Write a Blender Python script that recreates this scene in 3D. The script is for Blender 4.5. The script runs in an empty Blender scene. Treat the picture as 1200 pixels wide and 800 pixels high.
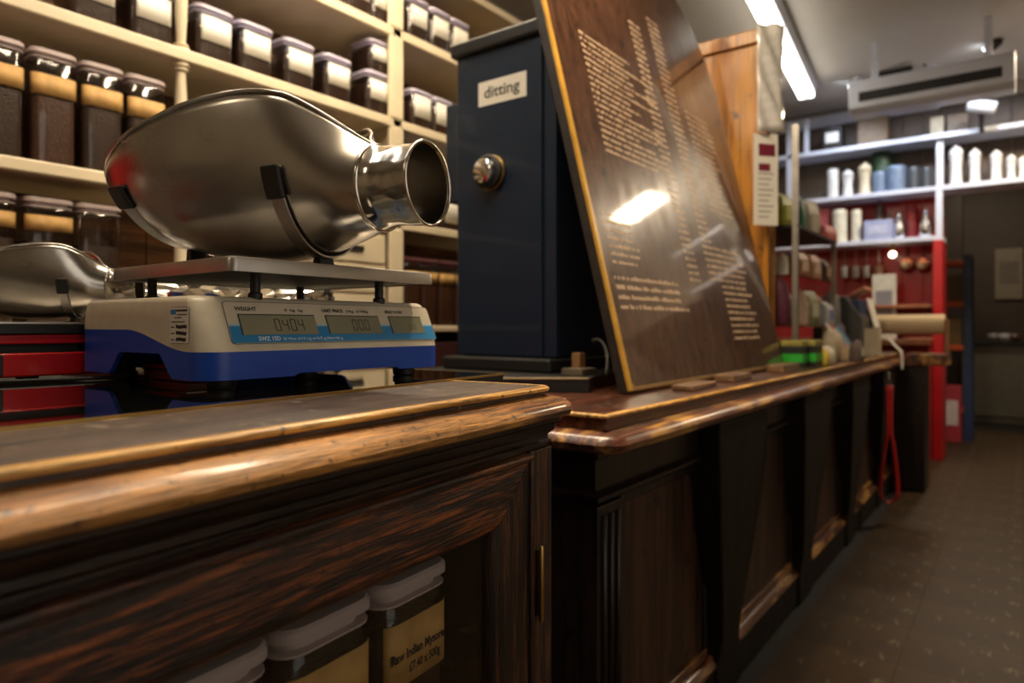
import bpy, bmesh, math, random
from mathutils import Vector, Matrix
random.seed(7)
PI = math.pi
C = bpy.context.scene.collection
scene = bpy.context.scene

# ------------------------------------------------------------------ camera
cam_d = bpy.data.cameras.new('camera'); cam = bpy.data.objects.new('camera', cam_d); C.objects.link(cam)
cam.location = (0, 0, 1.0)
cam.rotation_euler = (PI/2, 0, math.atan2(.6, .8))
cam_d.sensor_width = 36; cam_d.lens = 24; cam_d.shift_y = -18/1200
cam_d.clip_start = .02
cam_d.dof.use_dof = True; cam_d.dof.focus_distance = .82; cam_d.dof.aperture_fstop = 3.7
scene.camera = cam
# ------------------------------------------------------------------ world, exposure
w = bpy.data.worlds.new('world'); scene.world = w; w.use_nodes = True
w.node_tree.nodes['Background'].inputs[0].default_value = (1.0, .86, .68, 1)
w.node_tree.nodes['Background'].inputs[1].default_value = .035
scene.view_settings.view_transform = 'Standard'; scene.view_settings.look = 'None'
scene.view_settings.gamma = 1; scene.view_settings.use_curve_mapping = False
scene.view_settings.exposure = 0.0

def area(name, loc, target, sx, sy, power, col):
    d = bpy.data.lights.new(name, 'AREA'); d.shape = 'RECTANGLE'; d.size = sx; d.size_y = sy
    d.energy = power; d.color = col
    o = bpy.data.objects.new(name, d); C.objects.link(o); o.location = loc
    o.rotation_euler = (Vector(target)-Vector(loc)).to_track_quat('-Z', 'Y').to_euler()
    return o
WARM = (1.0, .80, .55); NEUT = (1.0, .93, .82); COOL = (.72, .82, 1.0)
# lamps added out of view; only the aisle one is read off a highlight
area('counter_fill', (-.75, .75, 2.74), (-.75, .75, 0), .12, 1.1, 30, WARM)  # added fill over the near counter
area('shelf_lamp', (-1.25, 1.6, 2.74), (-1.45, 1.6, 0), .12, 1.5, 62, WARM)  # added unseen light to brighten the jar shelves
area('aisle_lamp', (.3, 5.2, 2.70), (.3, 5.2, 0), .35, .35, 38, WARM)
area('ceiling_fill', (-1.585, .8, 2.66), (-1.585, .8, 2.83), .10, 1.7, 14, WARM)  # added upward light, brightens the ceiling mirrored in the scoop
area('front_wall_fill', (-1.1, -1.7, 2.74), (-1.1, -1.7, 0), .3, 1.2, 9, WARM)  # added to light the front wall that the scoop reflects
area('passage_fill', (-.4, 7.9, 2.74), (-.4, 7.9, 0), .3, .3, 15, WARM)  # added to lift the dark passage; no fitting is built for it
area('counter_front_fill', (1.44, .6, 1.35), (0, .6, 1.2), 1.5, 1.9, 9, (1.0, .90, .78))  # added side light onto the counter fronts and the cabinet jars

# ------------------------------------------------------------------ helpers: geometry
def wpt(px, py, z):
    """point seen at px,py at depth z (metres)"""
    r = (px-600)/800*z
    return Vector((.8*r-.6*z, .6*r+.8*z, 1-(py-382)/800*z))
def onY(px, py, Y):
    k = (px-600)/800; return wpt(px, py, Y/(.6*k+.8))
def onX(px, py, X):
    k = (px-600)/800; return wpt(px, py, X/(.8*k-.6))
def bm_new(): return bmesh.new()
def box(bm, x0, x1, y0, y1, z0, z1, M=None, tz=0):
    v = [bm.verts.new(p) for p in ((x0,y0,z0),(x1,y0,z0),(x1,y1,z0),(x0,y1,z0),(x0,y0,z1),(x1,y0,z1),(x1,y1,z1),(x0,y1,z1))]
    if M is not None:
        for a in v: a.co = M @ a.co
    for f in ((3,2,1,0),(4,5,6,7),(0,1,5,4),(1,2,6,5),(2,3,7,6),(3,0,4,7)):
        bm.faces.new([v[i] for i in f])
    return bm
def prism(bm, pts, f0, f1):
    """closed outline pts mapped by two functions to the two end caps"""
    a = [bm.verts.new(f0(p)) for p in pts]; b = [bm.verts.new(f1(p)) for p in pts]
    n = len(pts)
    bm.faces.new(a[::-1]); bm.faces.new(b)
    for i in range(n): bm.faces.new((a[i], a[(i+1) % n], b[(i+1) % n], b[i]))
    return bm
def prism_z(bm, pts, z0, z1): return prism(bm, pts, lambda p: (p[0],p[1],z0), lambda p: (p[0],p[1],z1))
def prism_y(bm, pts, y0, y1): return prism(bm, pts, lambda p: (p[0],y0,p[1]), lambda p: (p[0],y1,p[1]))
def prism_x(bm, pts, x0, x1): return prism(bm, pts, lambda p: (x0,p[0],p[1]), lambda p: (x1,p[0],p[1]))
def lathe(bm, prof, seg=24, M=None, cap=True):
    rings = []
    for r, z in prof:
        ring = []
        for i in range(seg):
            a = 2*PI*i/seg; p = Vector((r*math.cos(a), r*math.sin(a), z))
            ring.append(bm.verts.new(M @ p if M is not None else p))
        rings.append(ring)
    for a, b in zip(rings, rings[1:]):
        for i in range(seg): bm.faces.new((a[i], a[(i+1) % seg], b[(i+1) % seg], b[i]))
    if cap:
        if prof[0][0] > 1e-5: bm.faces.new(rings[0][::-1])
        if prof[-1][0] > 1e-5: bm.faces.new(rings[-1])
    return bm
def tube(bm, pts, r, seg=8, closed=False):
    pts = [Vector(p) for p in pts]; n = len(pts); rings = []
    up = None
    for i, p in enumerate(pts):
        a = pts[i-1] if (i > 0 or closed) else p
        b = pts[(i+1) % n] if (i < n-1 or closed) else p
        t = (b-a).normalized()
        if up is None:
            up = t.orthogonal().normalized()
        up = (up - t*up.dot(t)).normalized(); s = t.cross(up)
        rr = r[i] if isinstance(r, (list, tuple)) else r
        rings.append([bm.verts.new(p+rr*(math.cos(2*PI*k/seg)*up+math.sin(2*PI*k/seg)*s)) for k in range(seg)])
    m = n if closed else n-1
    for i in range(m):
        a, b = rings[i], rings[(i+1) % n]
        for k in range(seg): bm.faces.new((a[k], a[(k+1) % seg], b[(k+1) % seg], b[k]))
    if not closed:
        bm.faces.new(rings[0][::-1]); bm.faces.new(rings[-1])
    return bm
def strip(bm, pts, wid, th):
    """flat band: pts list of (point, width_dir, thickness_dir)"""
    rings = []
    for p, wd, td in pts:
        p, wd, td = Vector(p), Vector(wd).normalized()*wid/2, Vector(td).normalized()*th
        rings.append([bm.verts.new(q) for q in (p-wd, p+wd, p+wd+td, p-wd+td)])
    for a, b in zip(rings, rings[1:]):
        for k in range(4): bm.faces.new((a[k], a[(k+1) % 4], b[(k+1) % 4], b[k]))
    bm.faces.new(rings[0][::-1]); bm.faces.new(rings[-1])
    return bm
def rrect(x0, x1, y0, y1, r, n=5):
    out = []
    for cx, cy, a0 in ((x1-r, y1-r, 0), (x0+r, y1-r, PI/2), (x0+r, y0+r, PI), (x1-r, y0+r, 1.5*PI)):
        for i in range(n+1):
            a = a0+PI/2*i/n; out.append((cx+r*math.cos(a), cy+r*math.sin(a)))
    return out
def sweep(bm, path, prof, sub=1):
    """closed profile (out, z) swept along an open 2D path with mitred corners; 'out' is to the right of travel"""
    path = [Vector(p) for p in path]
    n = len(path); rings = []
    for i, p in enumerate(path):
        d0 = (path[i]-path[i-1]).normalized() if i > 0 else (path[1]-path[0]).normalized()
        d1 = (path[i+1]-path[i]).normalized() if i < n-1 else d0
        n0 = Vector((d0.y, -d0.x)); n1 = Vector((d1.y, -d1.x))
        m = (n0+n1).normalized(); k = 1/max(.3, m.dot(n0))
        rings.append([bm.verts.new((p.x+m.x*k*o, p.y+m.y*k*o, z)) for o, z in prof])
    q = len(prof)
    for a, b in zip(rings, rings[1:]):
        for k in range(q): bm.faces.new((a[k], a[(k+1) % q], b[(k+1) % q], b[k]))
    bm.faces.new(rings[0][::-1]); bm.faces.new(rings[-1])
    return bm

def obj(name, bm, m, parent=None, smooth=False, bev=0, kind=None, label=None, solid=0, seg=2, sub=0):
    bmesh.ops.recalc_face_normals(bm, faces=bm.faces)
    me = bpy.data.meshes.new(name); bm.to_mesh(me); bm.free()
    me.materials.append(m)
    if smooth:
        for p in me.polygons: p.use_smooth = True
        if smooth != 'all':
            me.set_sharp_from_angle(angle=math.radians(40))
    o = bpy.data.objects.new(name, me); C.objects.link(o)
    if parent: o.parent = parent
    if solid:
        s = o.modifiers.new('solid', 'SOLIDIFY'); s.thickness = solid; s.offset = 0
    if sub:
        s = o.modifiers.new('sub', 'SUBSURF'); s.levels = sub; s.render_levels = sub
    if bev:
        b = o.modifiers.new('bevel', 'BEVEL'); b.width = bev; b.segments = seg; b.limit_method = 'ANGLE'; b.angle_limit = math.radians(35)
        if not smooth:
            for p in me.polygons: p.use_smooth = True
            b.harden_normals = True
    if kind: o['kind'] = kind
    if label: o['label'] = label
    return o
def tag(o, label, cat, group=None, kind=None):
    o['label'] = label; o['category'] = cat
    if group: o['group'] = group
    if kind: o['kind'] = kind
    return o
def thing(name, label, cat, loc=(0,0,0), rotz=0, group=None):
    o = bpy.data.objects.new(name, None); C.objects.link(o); o.empty_display_size = .05
    o.location = loc; o.rotation_euler = (0, 0, rotz)
    return tag(o, label, cat, group)
def struct(name, bm, m, parent=None, **k):
    o = obj(name, bm, m, parent, **k); o['kind'] = 'structure'; return o
def text(name, s, size, m, parent, M, width=None, ext=.0002, bold=0, shear=0, align='LEFT'):
    cu = bpy.data.curves.new('t', 'FONT'); cu.body = s; cu.size = size; cu.extrude = ext; cu.align_x = align
    cu.offset = bold; cu.shear = shear; cu.resolution_u = 3
    t = bpy.data.objects.new('t', cu); C.objects.link(t)
    dg = bpy.context.evaluated_depsgraph_get(); dg.update()
    me = bpy.data.meshes.new_from_object(t.evaluated_get(dg))
    bpy.data.objects.remove(t); bpy.data.curves.remove(cu)
    xs = [v.co.x for v in me.vertices]
    if width and xs:
        f = width/(max(xs)-min(xs)); me.transform(Matrix.Diagonal((f, 1, 1, 1)))
    me.transform(M); me.name = name; me.materials.clear(); me.materials.append(m)
    o = bpy.data.objects.new(name, me); C.objects.link(o); o.parent = parent
    return o
def frame_m(origin, ex, ey):
    ex = Vector(ex).normalized(); ey = Vector(ey).normalized(); ez = ex.cross(ey)
    M = Matrix((( ex.x, ey.x, ez.x, origin[0]), (ex.y, ey.y, ez.y, origin[1]), (ex.z, ey.z, ez.z, origin[2]), (0,0,0,1)))
    return M

# ------------------------------------------------------------------ helpers: materials
def mat(name): 
    m = bpy.data.materials.new(name); m.use_nodes = True
    return m, m.node_tree.nodes, m.node_tree.links, m.node_tree.nodes['Principled BSDF']
def plain(name, col, rough=.5, metal=0, noise=.12, scale=20, bump=0, coat=0, spec=.5):
    m, N, L, P = mat(name)
    tc = N.new('ShaderNodeTexCoord'); nz = N.new('ShaderNodeTexNoise'); nz.inputs['Scale'].default_value = scale; nz.inputs['Detail'].default_value = 4
    L.new(tc.outputs['Object'], nz.inputs['Vector'])
    r = N.new('ShaderNodeValToRGB'); e = r.color_ramp.elements
    e[0].position = .3; e[1].position = .7
    e[0].color = tuple(c*(1-noise) for c in col)+(1,); e[1].color = tuple(min(1, c*(1+noise)) for c in col)+(1,)
    L.new(nz.outputs['Fac'], r.inputs['Fac']); L.new(r.outputs['Color'], P.inputs['Base Color'])
    P.inputs['Roughness'].default_value = rough; P.inputs['Metallic'].default_value = metal
    P.inputs['Coat Weight'].default_value = coat; P.inputs['Specular IOR Level'].default_value = spec
    if bump:
        b = N.new('ShaderNodeBump'); b.inputs['Strength'].default_value = bump; b.inputs['Distance'].default_value = .002
        L.new(nz.outputs['Fac'], b.inputs['Height']); L.new(b.outputs['Normal'], P.inputs['Normal'])
    return m
def wood(name, dark, mid, light, axis='Y', scale=1.0, rough=.35, worn=None, wornamt=.5, bump=.4, coat=.15, rot=0, dust=0, spec=.5):
    """streaky grain along an axis; worn = colour of bare wood rubbed through the varnish"""
    m, N, L, P = mat(name)
    tc = N.new('ShaderNodeTexCoord'); mp = N.new('ShaderNodeMapping')
    s = {'X': (1.2, 22, 22), 'Y': (22, 1.2, 22), 'Z': (22, 22, 1.2)}[axis]
    mp.inputs['Scale'].default_value = tuple(v*scale*1.0 for v in s)
    L.new(tc.outputs['Object'], mp.inputs['Vector'])
    n1 = N.new('ShaderNodeTexNoise'); n1.inputs['Scale'].default_value = 2.2; n1.inputs['Detail'].default_value = 7; n1.inputs['Roughness'].default_value = .62; n1.inputs['Distortion'].default_value = .6
    L.new(mp.outputs[0], n1.inputs['Vector'])
    r = N.new('ShaderNodeValToRGB'); e = r.color_ramp.elements
    e[0].position = .36; e[0].color = dark+(1,); e[1].position = .66; e[1].color = light+(1,)
    x = e.new(.5); x.color = mid+(1,)
    L.new(n1.outputs['Fac'], r.inputs['Fac']); col = r.outputs['Color']
    n3 = N.new('ShaderNodeTexNoise'); n3.inputs['Scale'].default_value = 8; n3.inputs['Detail'].default_value = 6
    mp3 = N.new('ShaderNodeMapping'); q = {'X': (.5, 2, 2), 'Y': (2, .5, 2), 'Z': (2, 2, .5)}[axis]; mp3.inputs['Scale'].default_value = q
    L.new(tc.outputs['Object'], mp3.inputs['Vector']); L.new(mp3.outputs[0], n3.inputs['Vector'])
    if worn:
        rr = N.new('ShaderNodeValToRGB'); rr.color_ramp.elements[0].position = .62-wornamt*.35; rr.color_ramp.elements[1].position = .70-wornamt*.3
        L.new(n3.outputs['Fac'], rr.inputs['Fac'])
        mx = N.new('ShaderNodeMix'); mx.data_type = 'RGBA'
        wr = N.new('ShaderNodeValToRGB'); we = wr.color_ramp.elements; we[0].position = .35; we[1].position = .62
        we[0].color = tuple(c*.35 for c in worn)+(1,); we[1].color = worn+(1,)
        L.new(n1.outputs['Fac'], wr.inputs['Fac'])
        L.new(rr.outputs['Color'], mx.inputs[0]); L.new(col, mx.inputs[6]); L.new(wr.outputs['Color'], mx.inputs[7]); col = mx.outputs[2]
    # open pores and small dark dings
    n4 = N.new('ShaderNodeTexNoise'); n4.inputs['Scale'].default_value = 9; n4.inputs['Detail'].default_value = 5; L.new(mp.outputs[0], n4.inputs['Vector'])
    n5 = N.new('ShaderNodeTexNoise'); n5.inputs['Scale'].default_value = 95*scale/3; n5.inputs['Detail'].default_value = 4; L.new(tc.outputs['Object'], n5.inputs['Vector'])
    for nn, a0, a1, lo_v in ((n4, .36, .50, .45), (n5, .30, .38, .15)):
        rp = N.new('ShaderNodeMapRange'); rp.inputs['From Min'].default_value = a0; rp.inputs['From Max'].default_value = a1; rp.inputs['To Min'].default_value = lo_v; L.new(nn.outputs['Fac'], rp.inputs['Value'])
        mu = N.new('ShaderNodeMix'); mu.data_type = 'RGBA'; mu.blend_type = 'MULTIPLY'; mu.inputs[0].default_value = 1
        L.new(col, mu.inputs[6]); L.new(rp.outputs[0], mu.inputs[7]); col = mu.outputs[2]
    if dust:
        nd = N.new('ShaderNodeTexNoise'); nd.inputs['Scale'].default_value = 45; nd.inputs['Detail'].default_value = 8; L.new(tc.outputs['Object'], nd.inputs['Vector'])
        rd = N.new('ShaderNodeValToRGB'); rd.color_ramp.elements[0].position = .62; rd.color_ramp.elements[1].position = .74
        rd.color_ramp.elements[1].color = (dust, dust, dust, 1); L.new(nd.outputs['Fac'], rd.inputs['Fac'])
        mx = N.new('ShaderNodeMix'); mx.data_type = 'RGBA'; L.new(rd.outputs['Color'], mx.inputs[0]); L.new(col, mx.inputs[6]); mx.inputs[7].default_value = (.35, .27, .2, 1); col = mx.outputs[2]
    L.new(col, P.inputs['Base Color'])
    P.inputs['Coat Weight'].default_value = coat; P.inputs['Coat Roughness'].default_value = .15
    P.inputs['Specular IOR Level'].default_value = spec
    mr = N.new('ShaderNodeMapRange'); mr.inputs['To Min'].default_value = rough-.1; mr.inputs['To Max'].default_value = rough+.2
    L.new(n3.outputs['Fac'], mr.inputs['Value']); L.new(mr.outputs[0], P.inputs['Roughness'])
    b = N.new('ShaderNodeBump'); b.inputs['Strength'].default_value = bump; b.inputs['Distance'].default_value = .0015
    ad = N.new('ShaderNodeMath'); ad.operation = 'ADD'; L.new(n1.outputs['Fac'], ad.inputs[0]); L.new(n4.outputs['Fac'], ad.inputs[1])
    L.new(ad.outputs[0], b.inputs['Height']); L.new(b.outputs['Normal'], P.inputs['Normal'])
    return m
def glass(name, tint=(.9, .92, .9), gloss=.12, rough=.03):
    m, N, L, P = mat(name); N.remove(P)
    t = N.new('ShaderNodeBsdfTransparent'); t.inputs[0].default_value = tint+(1,)
    g = N.new('ShaderNodeBsdfGlossy'); g.inputs['Roughness'].default_value = rough
    fr = N.new('ShaderNodeFresnel'); ge = N.new('ShaderNodeNewGeometry'); mi = N.new('ShaderNodeMapRange'); mi.inputs['To Min'].default_value = 1.45; mi.inputs['To Max'].default_value = 1/1.45
    L.new(ge.outputs['Backfacing'], mi.inputs['Value']); L.new(mi.outputs[0], fr.inputs[0])   # thin pane: same reflection from both sides
    ma = N.new('ShaderNodeMath'); ma.operation = 'ADD'; ma.inputs[1].default_value = gloss-.04; ma.use_clamp = True; L.new(fr.outputs[0], ma.inputs[0])
    mx = N.new('ShaderNodeMixShader'); L.new(ma.outputs[0], mx.inputs[0]); L.new(t.outputs[0], mx.inputs[1]); L.new(g.outputs[0], mx.inputs[2])
    L.new(mx.outputs[0], N['Material Output'].inputs[0])
    return m
def emit(name, col, s):
    m, N, L, P = mat(name); P.inputs['Base Color'].default_value = (.8,.8,.8,1); P.inputs['Emission Color'].default_value = col+(1,); P.inputs['Emission Strength'].default_value = s
    return m
def metal(name, col, rough=.25, dents=.0, smudge=.2, scale=6):
    m, N, L, P = mat(name)
    tc = N.new('ShaderNodeTexCoord'); nz = N.new('ShaderNodeTexNoise'); nz.inputs['Scale'].default_value = scale; nz.inputs['Detail'].default_value = 6
    L.new(tc.outputs['Object'], nz.inputs['Vector'])
    r = N.new('ShaderNodeValToRGB'); e = r.color_ramp.elements; e[0].position = .3; e[1].position = .7
    e[0].color = tuple(c*(1-smudge) for c in col)+(1,); e[1].color = col+(1,)
    L.new(nz.outputs['Fac'], r.inputs['Fac']); L.new(r.outputs['Color'], P.inputs['Base Color'])
    P.inputs['Metallic'].default_value = 1
    mr = N.new('ShaderNodeMapRange'); mr.inputs['To Min'].default_value = rough+.12; mr.inputs['To Max'].default_value = max(.03, rough-.08)
    L.new(nz.outputs['Fac'], mr.inputs['Value']); L.new(mr.outputs[0], P.inputs['Roughness'])
    if dents:
        n2 = N.new('ShaderNodeTexNoise'); n2.inputs['Scale'].default_value = 14; n2.inputs['Detail'].default_value = 2; L.new(tc.outputs['Object'], n2.inputs['Vector'])
        b = N.new('ShaderNodeBump'); b.inputs['Strength'].default_value = dents; b.inputs['Distance'].default_value = .01
        L.new(n2.outputs['Fac'], b.inputs['Height']); L.new(b.outputs['Normal'], P.inputs['Normal'])
    return m

DK = (.006, .0028, .0015); MD = (.030, .010, .004); LT = (.12, .036, .010)
m_c1dark = wood('dark varnished counter wood', (.004,.0018,.001), (.011,.0045,.002), (.040,.014,.005), 'Y', 3.0, .34, worn=(.10,.036,.012), wornamt=.1, bump=.6)
m_c1rail = wood('streaked door rail wood', (.004,.0015,.001), (.030,.008,.0025), (.32,.088,.017), 'Y', 3.4, .38, bump=1.0, coat=.15)
m_c1stile = wood('door stile wood', (.006,.0025,.001), (.025,.009,.004), (.11,.038,.012), 'Z', 3.2, .38, worn=(.22,.08,.025), wornamt=.15, bump=.8)
m_c1nose = wood('worn golden counter nosing', (.012,.004,.002), (.14,.045,.009), (.50,.19,.035), 'Y', 3.4, .36, worn=(.66,.30,.065), wornamt=.50, bump=1.0, coat=.35)
m_c1top = wood('greyed counter board', (.018,.010,.007), (.060,.034,.022), (.13,.075,.045), 'Y', 3.4, .40, bump=.6, coat=.12, dust=.7)
m_edge = wood('rubbed board edge', (.20,.085,.015), (.58,.30,.06), (.85,.50,.13), 'Y', 2.6, .4, bump=.4)
m_c2top = wood('red brown counter top', (.030,.009,.005), (.075,.020,.009), (.15,.045,.018), 'Y', 1.2, .3, bump=.3, coat=.35, dust=.4)
m_c2nose = wood('red counter nosing', (.04,.012,.007), (.11,.033,.016), (.20,.065,.03), 'Y', 1.0, .3, worn=(.60,.30,.07), wornamt=.34, bump=.4, coat=.4)
m_c2body = wood('nearly black counter body', (.0035,.0015,.0012), (.011,.0045,.003), (.026,.010,.006), 'Z', 1.0, .38, bump=.3, coat=.15)
m_pil = wood('black pilaster wood', (.002,.0012,.001), (.006,.003,.002), (.014,.006,.004), 'Z', 1.0, .55, bump=.3, coat=0, spec=.3)
m_c2panel = wood('brown counter panel', (.016,.006,.003), (.040,.015,.007), (.07,.027,.012), 'Z', .5, .45, bump=.2, coat=.1)
m_black = plain('black void paint', (.006,.005,.005), .6)
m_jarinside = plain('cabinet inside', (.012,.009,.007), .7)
m_brass = metal('brass', (.62,.42,.14), .3, smudge=.35, scale=30)
m_gold = plain('gilt edge', (.62,.34,.045), .35, 0, .2, 12, coat=.3)
m_blackglass = plain('black back painted glass', (.010,.009,.006), .04, 0, .1, 5, spec=.9, coat=1.0)
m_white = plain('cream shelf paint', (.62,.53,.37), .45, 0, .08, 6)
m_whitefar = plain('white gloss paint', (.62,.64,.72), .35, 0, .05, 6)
m_backwood = wood('shelf back boards', (.05,.02,.006), (.13,.055,.015), (.26,.12,.03), 'Y', .5, .5, bump=.2)
m_ceiling = plain('ceiling paint', (.58,.53,.46), .6, 0, .05, 2)
m_wall = plain('wall paint', (.42,.36,.28), .6, 0, .06, 2)
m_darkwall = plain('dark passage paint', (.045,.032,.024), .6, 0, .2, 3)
m_red = plain('red gloss paint', (.42,.008,.010), .35, 0, .12, 5, coat=.2)
m_redback = plain('deep red board', (.30,.012,.010), .5, 0, .15, 5)
m_scoop = metal('aged scoop steel', (.66,.62,.565), .24, dents=.09, smudge=.45, scale=5)
m_spout = metal('polished spout steel', (.74,.70,.63), .14, dents=.6, smudge=.3, scale=20)
m_steel = metal('brushed steel', (.55,.52,.48), .34, smudge=.3, scale=12)
m_bright = metal('bright steel', (.8,.8,.82), .16, smudge=.1, scale=12)
m_chrome = metal('chrome', (.85,.86,.88), .06, smudge=.1)
m_spoutshade = metal('shade dark inner steel', (.16,.14,.11), .4, smudge=.4, scale=14)  # darkened to stand in for shade in the spout
m_rubber = plain('black rubber', (.012,.011,.010), .55)
m_cream = plain('cream scale plastic', (.60,.54,.42), .38, 0, .06, 40, bump=.05)
m_blue = plain('blue scale plastic', (.004,.06,.42), .35, 0, .08, 30)
m_litblue = plain('light blue print', (.02,.22,.50), .4, 0, .04, 10)
m_palecyan = plain('pale cyan print', (.30,.55,.68), .4)
m_lcd = plain('lcd glass', (.25,.25,.17), .12, 0, .08, 9, spec=.6)
m_lcdink = plain('lcd ink', (.035,.035,.028), .4)
m_ink = plain('black ink', (.02,.018,.016), .5)
m_whiteink = plain('white ink', (.75,.78,.8), .5)
m_label = plain('white paper', (.72,.69,.62), .6, 0, .04, 10)
m_kraft = plain('kraft label', (.46,.27,.085), .65, 0, .18, 40)
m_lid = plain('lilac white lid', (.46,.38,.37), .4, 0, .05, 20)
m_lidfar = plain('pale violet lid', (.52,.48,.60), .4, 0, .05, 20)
m_clear = glass('clear jar plastic', (.86,.84,.82), .06, .08)
m_pane = glass('cabinet pane', (.93,.93,.92), .05, .02)
m_beans = plain('roasted beans', (.030,.014,.008), .45, 0, .7, 160, bump=1.0)
m_beansred = plain('mid roast beans', (.060,.024,.012), .45, 0, .7, 160, bump=1.0)
m_grinder = plain('navy black hammered enamel', (.007,.018,.040), .36, 0, .25, 120, bump=.25, coat=.15)
m_grinderlid = plain('black enamel', (.012,.012,.013), .45, 0, .15, 60)
m_signwood = wood('varnished menu board', (.045,.016,.009), (.085,.033,.017), (.13,.055,.028), 'Z', .8, .30, bump=.03, coat=1.0)
m_signwood.node_tree.nodes['Principled BSDF'].inputs['Coat Roughness'].default_value = .06
m_signwood.node_tree.nodes['Principled BSDF'].inputs['Coat IOR'].default_value = 1.55
m_signtext = plain('pale gilt lettering', (.66,.48,.32), .5)
m_amber = wood('amber cabinet wood', (.26,.085,.003), (.42,.16,.007), (.52,.23,.014), 'Z', .4, .4, bump=.15, coat=.15)
m_foil = metal('crumpled foil', (.78,.75,.70), .2, smudge=.2)
m_tape = plain('beige paper', (.62,.47,.28), .6, 0, .05, 5)
m_redscale = plain('red scale enamel', (.50,.008,.008), .25, 0, .05, 10, coat=.5)
m_floor = plain('unused', (.05,.04,.03), .4)
m_tube = emit('lit fluorescent tube', (1.0, .95, .82), 9)
m_spot = emit('lit spot lamp', (.75, .85, 1.0), 25)
m_globe = emit('lit globe', (1.0, .86, .62), 6)
_cc = {}
def colm(r, g, b, rough=.5, **k):
    key = (r, g, b, rough)
    if key not in _cc: _cc[key] = plain('paint %d' % len(_cc), (r, g, b), rough, **k)
    return _cc[key]

# ------------------------------------------------------------------ room shell
def floor_mat():
    m, N, L, P = mat('speckled brown tiles')
    tc = N.new('ShaderNodeTexCoord')
    n1 = N.new('ShaderNodeTexNoise'); n1.inputs['Scale'].default_value = 3; n1.inputs['Detail'].default_value = 5
    n2 = N.new('ShaderNodeTexNoise'); n2.inputs['Scale'].default_value = 11; n2.inputs['Detail'].default_value = 3
    mp = N.new('ShaderNodeMapping'); mp.inputs['Scale'].default_value = (3, .9, 1)
    L.new(tc.outputs['Object'], mp.inputs[0]); L.new(tc.outputs['Object'], n1.inputs['Vector']); L.new(mp.outputs[0], n2.inputs['Vector'])
    r1 = N.new('ShaderNodeValToRGB'); e = r1.color_ramp.elements; e[0].position = .3; e[1].position = .7
    e[0].color = (.024,.012,.004,1); e[1].color = (.055,.029,.009,1)
    r2 = N.new('ShaderNodeValToRGB'); r2.color_ramp.elements[0].position = .60; r2.color_ramp.elements[1].position = .72; r2.color_ramp.elements[1].color = (.7,.7,.7,1)
    L.new(n1.outputs['Fac'], r1.inputs['Fac']); L.new(n2.outputs['Fac'], r2.inputs['Fac'])
    mx = N.new('ShaderNodeMix'); mx.data_type = 'RGBA'; L.new(r2.outputs['Color'], mx.inputs[0]); L.new(r1.outputs['Color'], mx.inputs[6]); mx.inputs[7].default_value = (.20,.15,.09,1)
    L.new(mx.outputs[2], P.inputs['Base Color'])
    P.inputs['Roughness'].default_value = .5; P.inputs['Specular IOR Level'].default_value = .3
    return m
m_floort = floor_mat()
b = bm_new(); box(b, -2.6, 1.6, -3, 9.2, -.08, -.006); fl = struct('floor', b, m_black)
tile_me = None
for i in range(10):
    for j in range(28):
        x = 1.2-.3*(i+1); y = -.4+.3*j
        if x < -.80: continue
        if tile_me is None:
            b = bm_new(); box(b, .0004, .2996, .0004, .2996, -.006, 0)
            o = obj('tile', b, m_floort, fl); tile_me = o.data
        else:
            o = bpy.data.objects.new('tile', tile_me); C.objects.link(o); o.parent = fl
        o.location = (x, y, 0)
b = bm_new(); box(b, -2.6, 1.6, -3, 9.2, 2.83, 2.93); struct('ceiling', b, m_ceiling)
b = bm_new(); box(b, -2.5, -2.4, -3, 6.1, 0, 2.83); struct('wall_left', b, m_wall)
b = bm_new(); box(b, 1.5, 1.6, -3, -.4, 0, 2.83); box(b, 1.5, 1.6, 1.6, 9.2, 0, 2.83); box(b, 1.5, 1.6, -.4, 1.6, 0, .55); box(b, 1.5, 1.6, -.4, 1.6, 2.15, 2.83); struct('wall_right', b, m_wall)
b = bm_new(); box(b, -2.5, 1.6, -3.1, -3.0, 0, 2.83); struct('wall_front', b, m_wall)
wd = bpy.data.objects.new('added_window_1', None); C.objects.link(wd); wd.location = (1.55, .6, .55); wd['kind'] = 'structure'  # window added in the unseen right wall as a light source
b = bm_new(); box(b, -.03, .03, -1, 1, 0, .06); box(b, -.03, .03, -1, 1, 1.54, 1.6); box(b, -.03, .03, -1, -.94, .06, 1.54); box(b, -.03, .03, .94, 1, .06, 1.54); box(b, -.03, .03, -.03, .03, .06, 1.54)
obj('window_frame', b, m_whitefar, wd)
b = bm_new(); box(b, -.004, .004, -.94, -.03, .06, 1.54); obj('pane', b, m_pane, wd)
b = bm_new(); box(b, -.004, .004, .03, .94, .06, 1.54); obj('pane', b, m_pane, wd)
# far wall (Y 6.3) with the passage opening to the right of X=-0.46
b = bm_new(); box(b, -2.5, -.50, 6.32, 6.42, 0, 2.83); box(b, -.50, 1.5, 6.32, 6.42, 2.03, 2.83); struct('wall_far', b, m_wall)
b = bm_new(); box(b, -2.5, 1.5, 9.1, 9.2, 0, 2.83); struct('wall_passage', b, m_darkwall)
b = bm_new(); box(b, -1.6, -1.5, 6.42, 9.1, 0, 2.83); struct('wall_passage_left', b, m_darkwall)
b = bm_new(); box(b, -2.35, -.52, 6.24, 6.32, 2.70, 2.80); struct('trim_1', b, m_whitefar, bev=.02)

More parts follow.
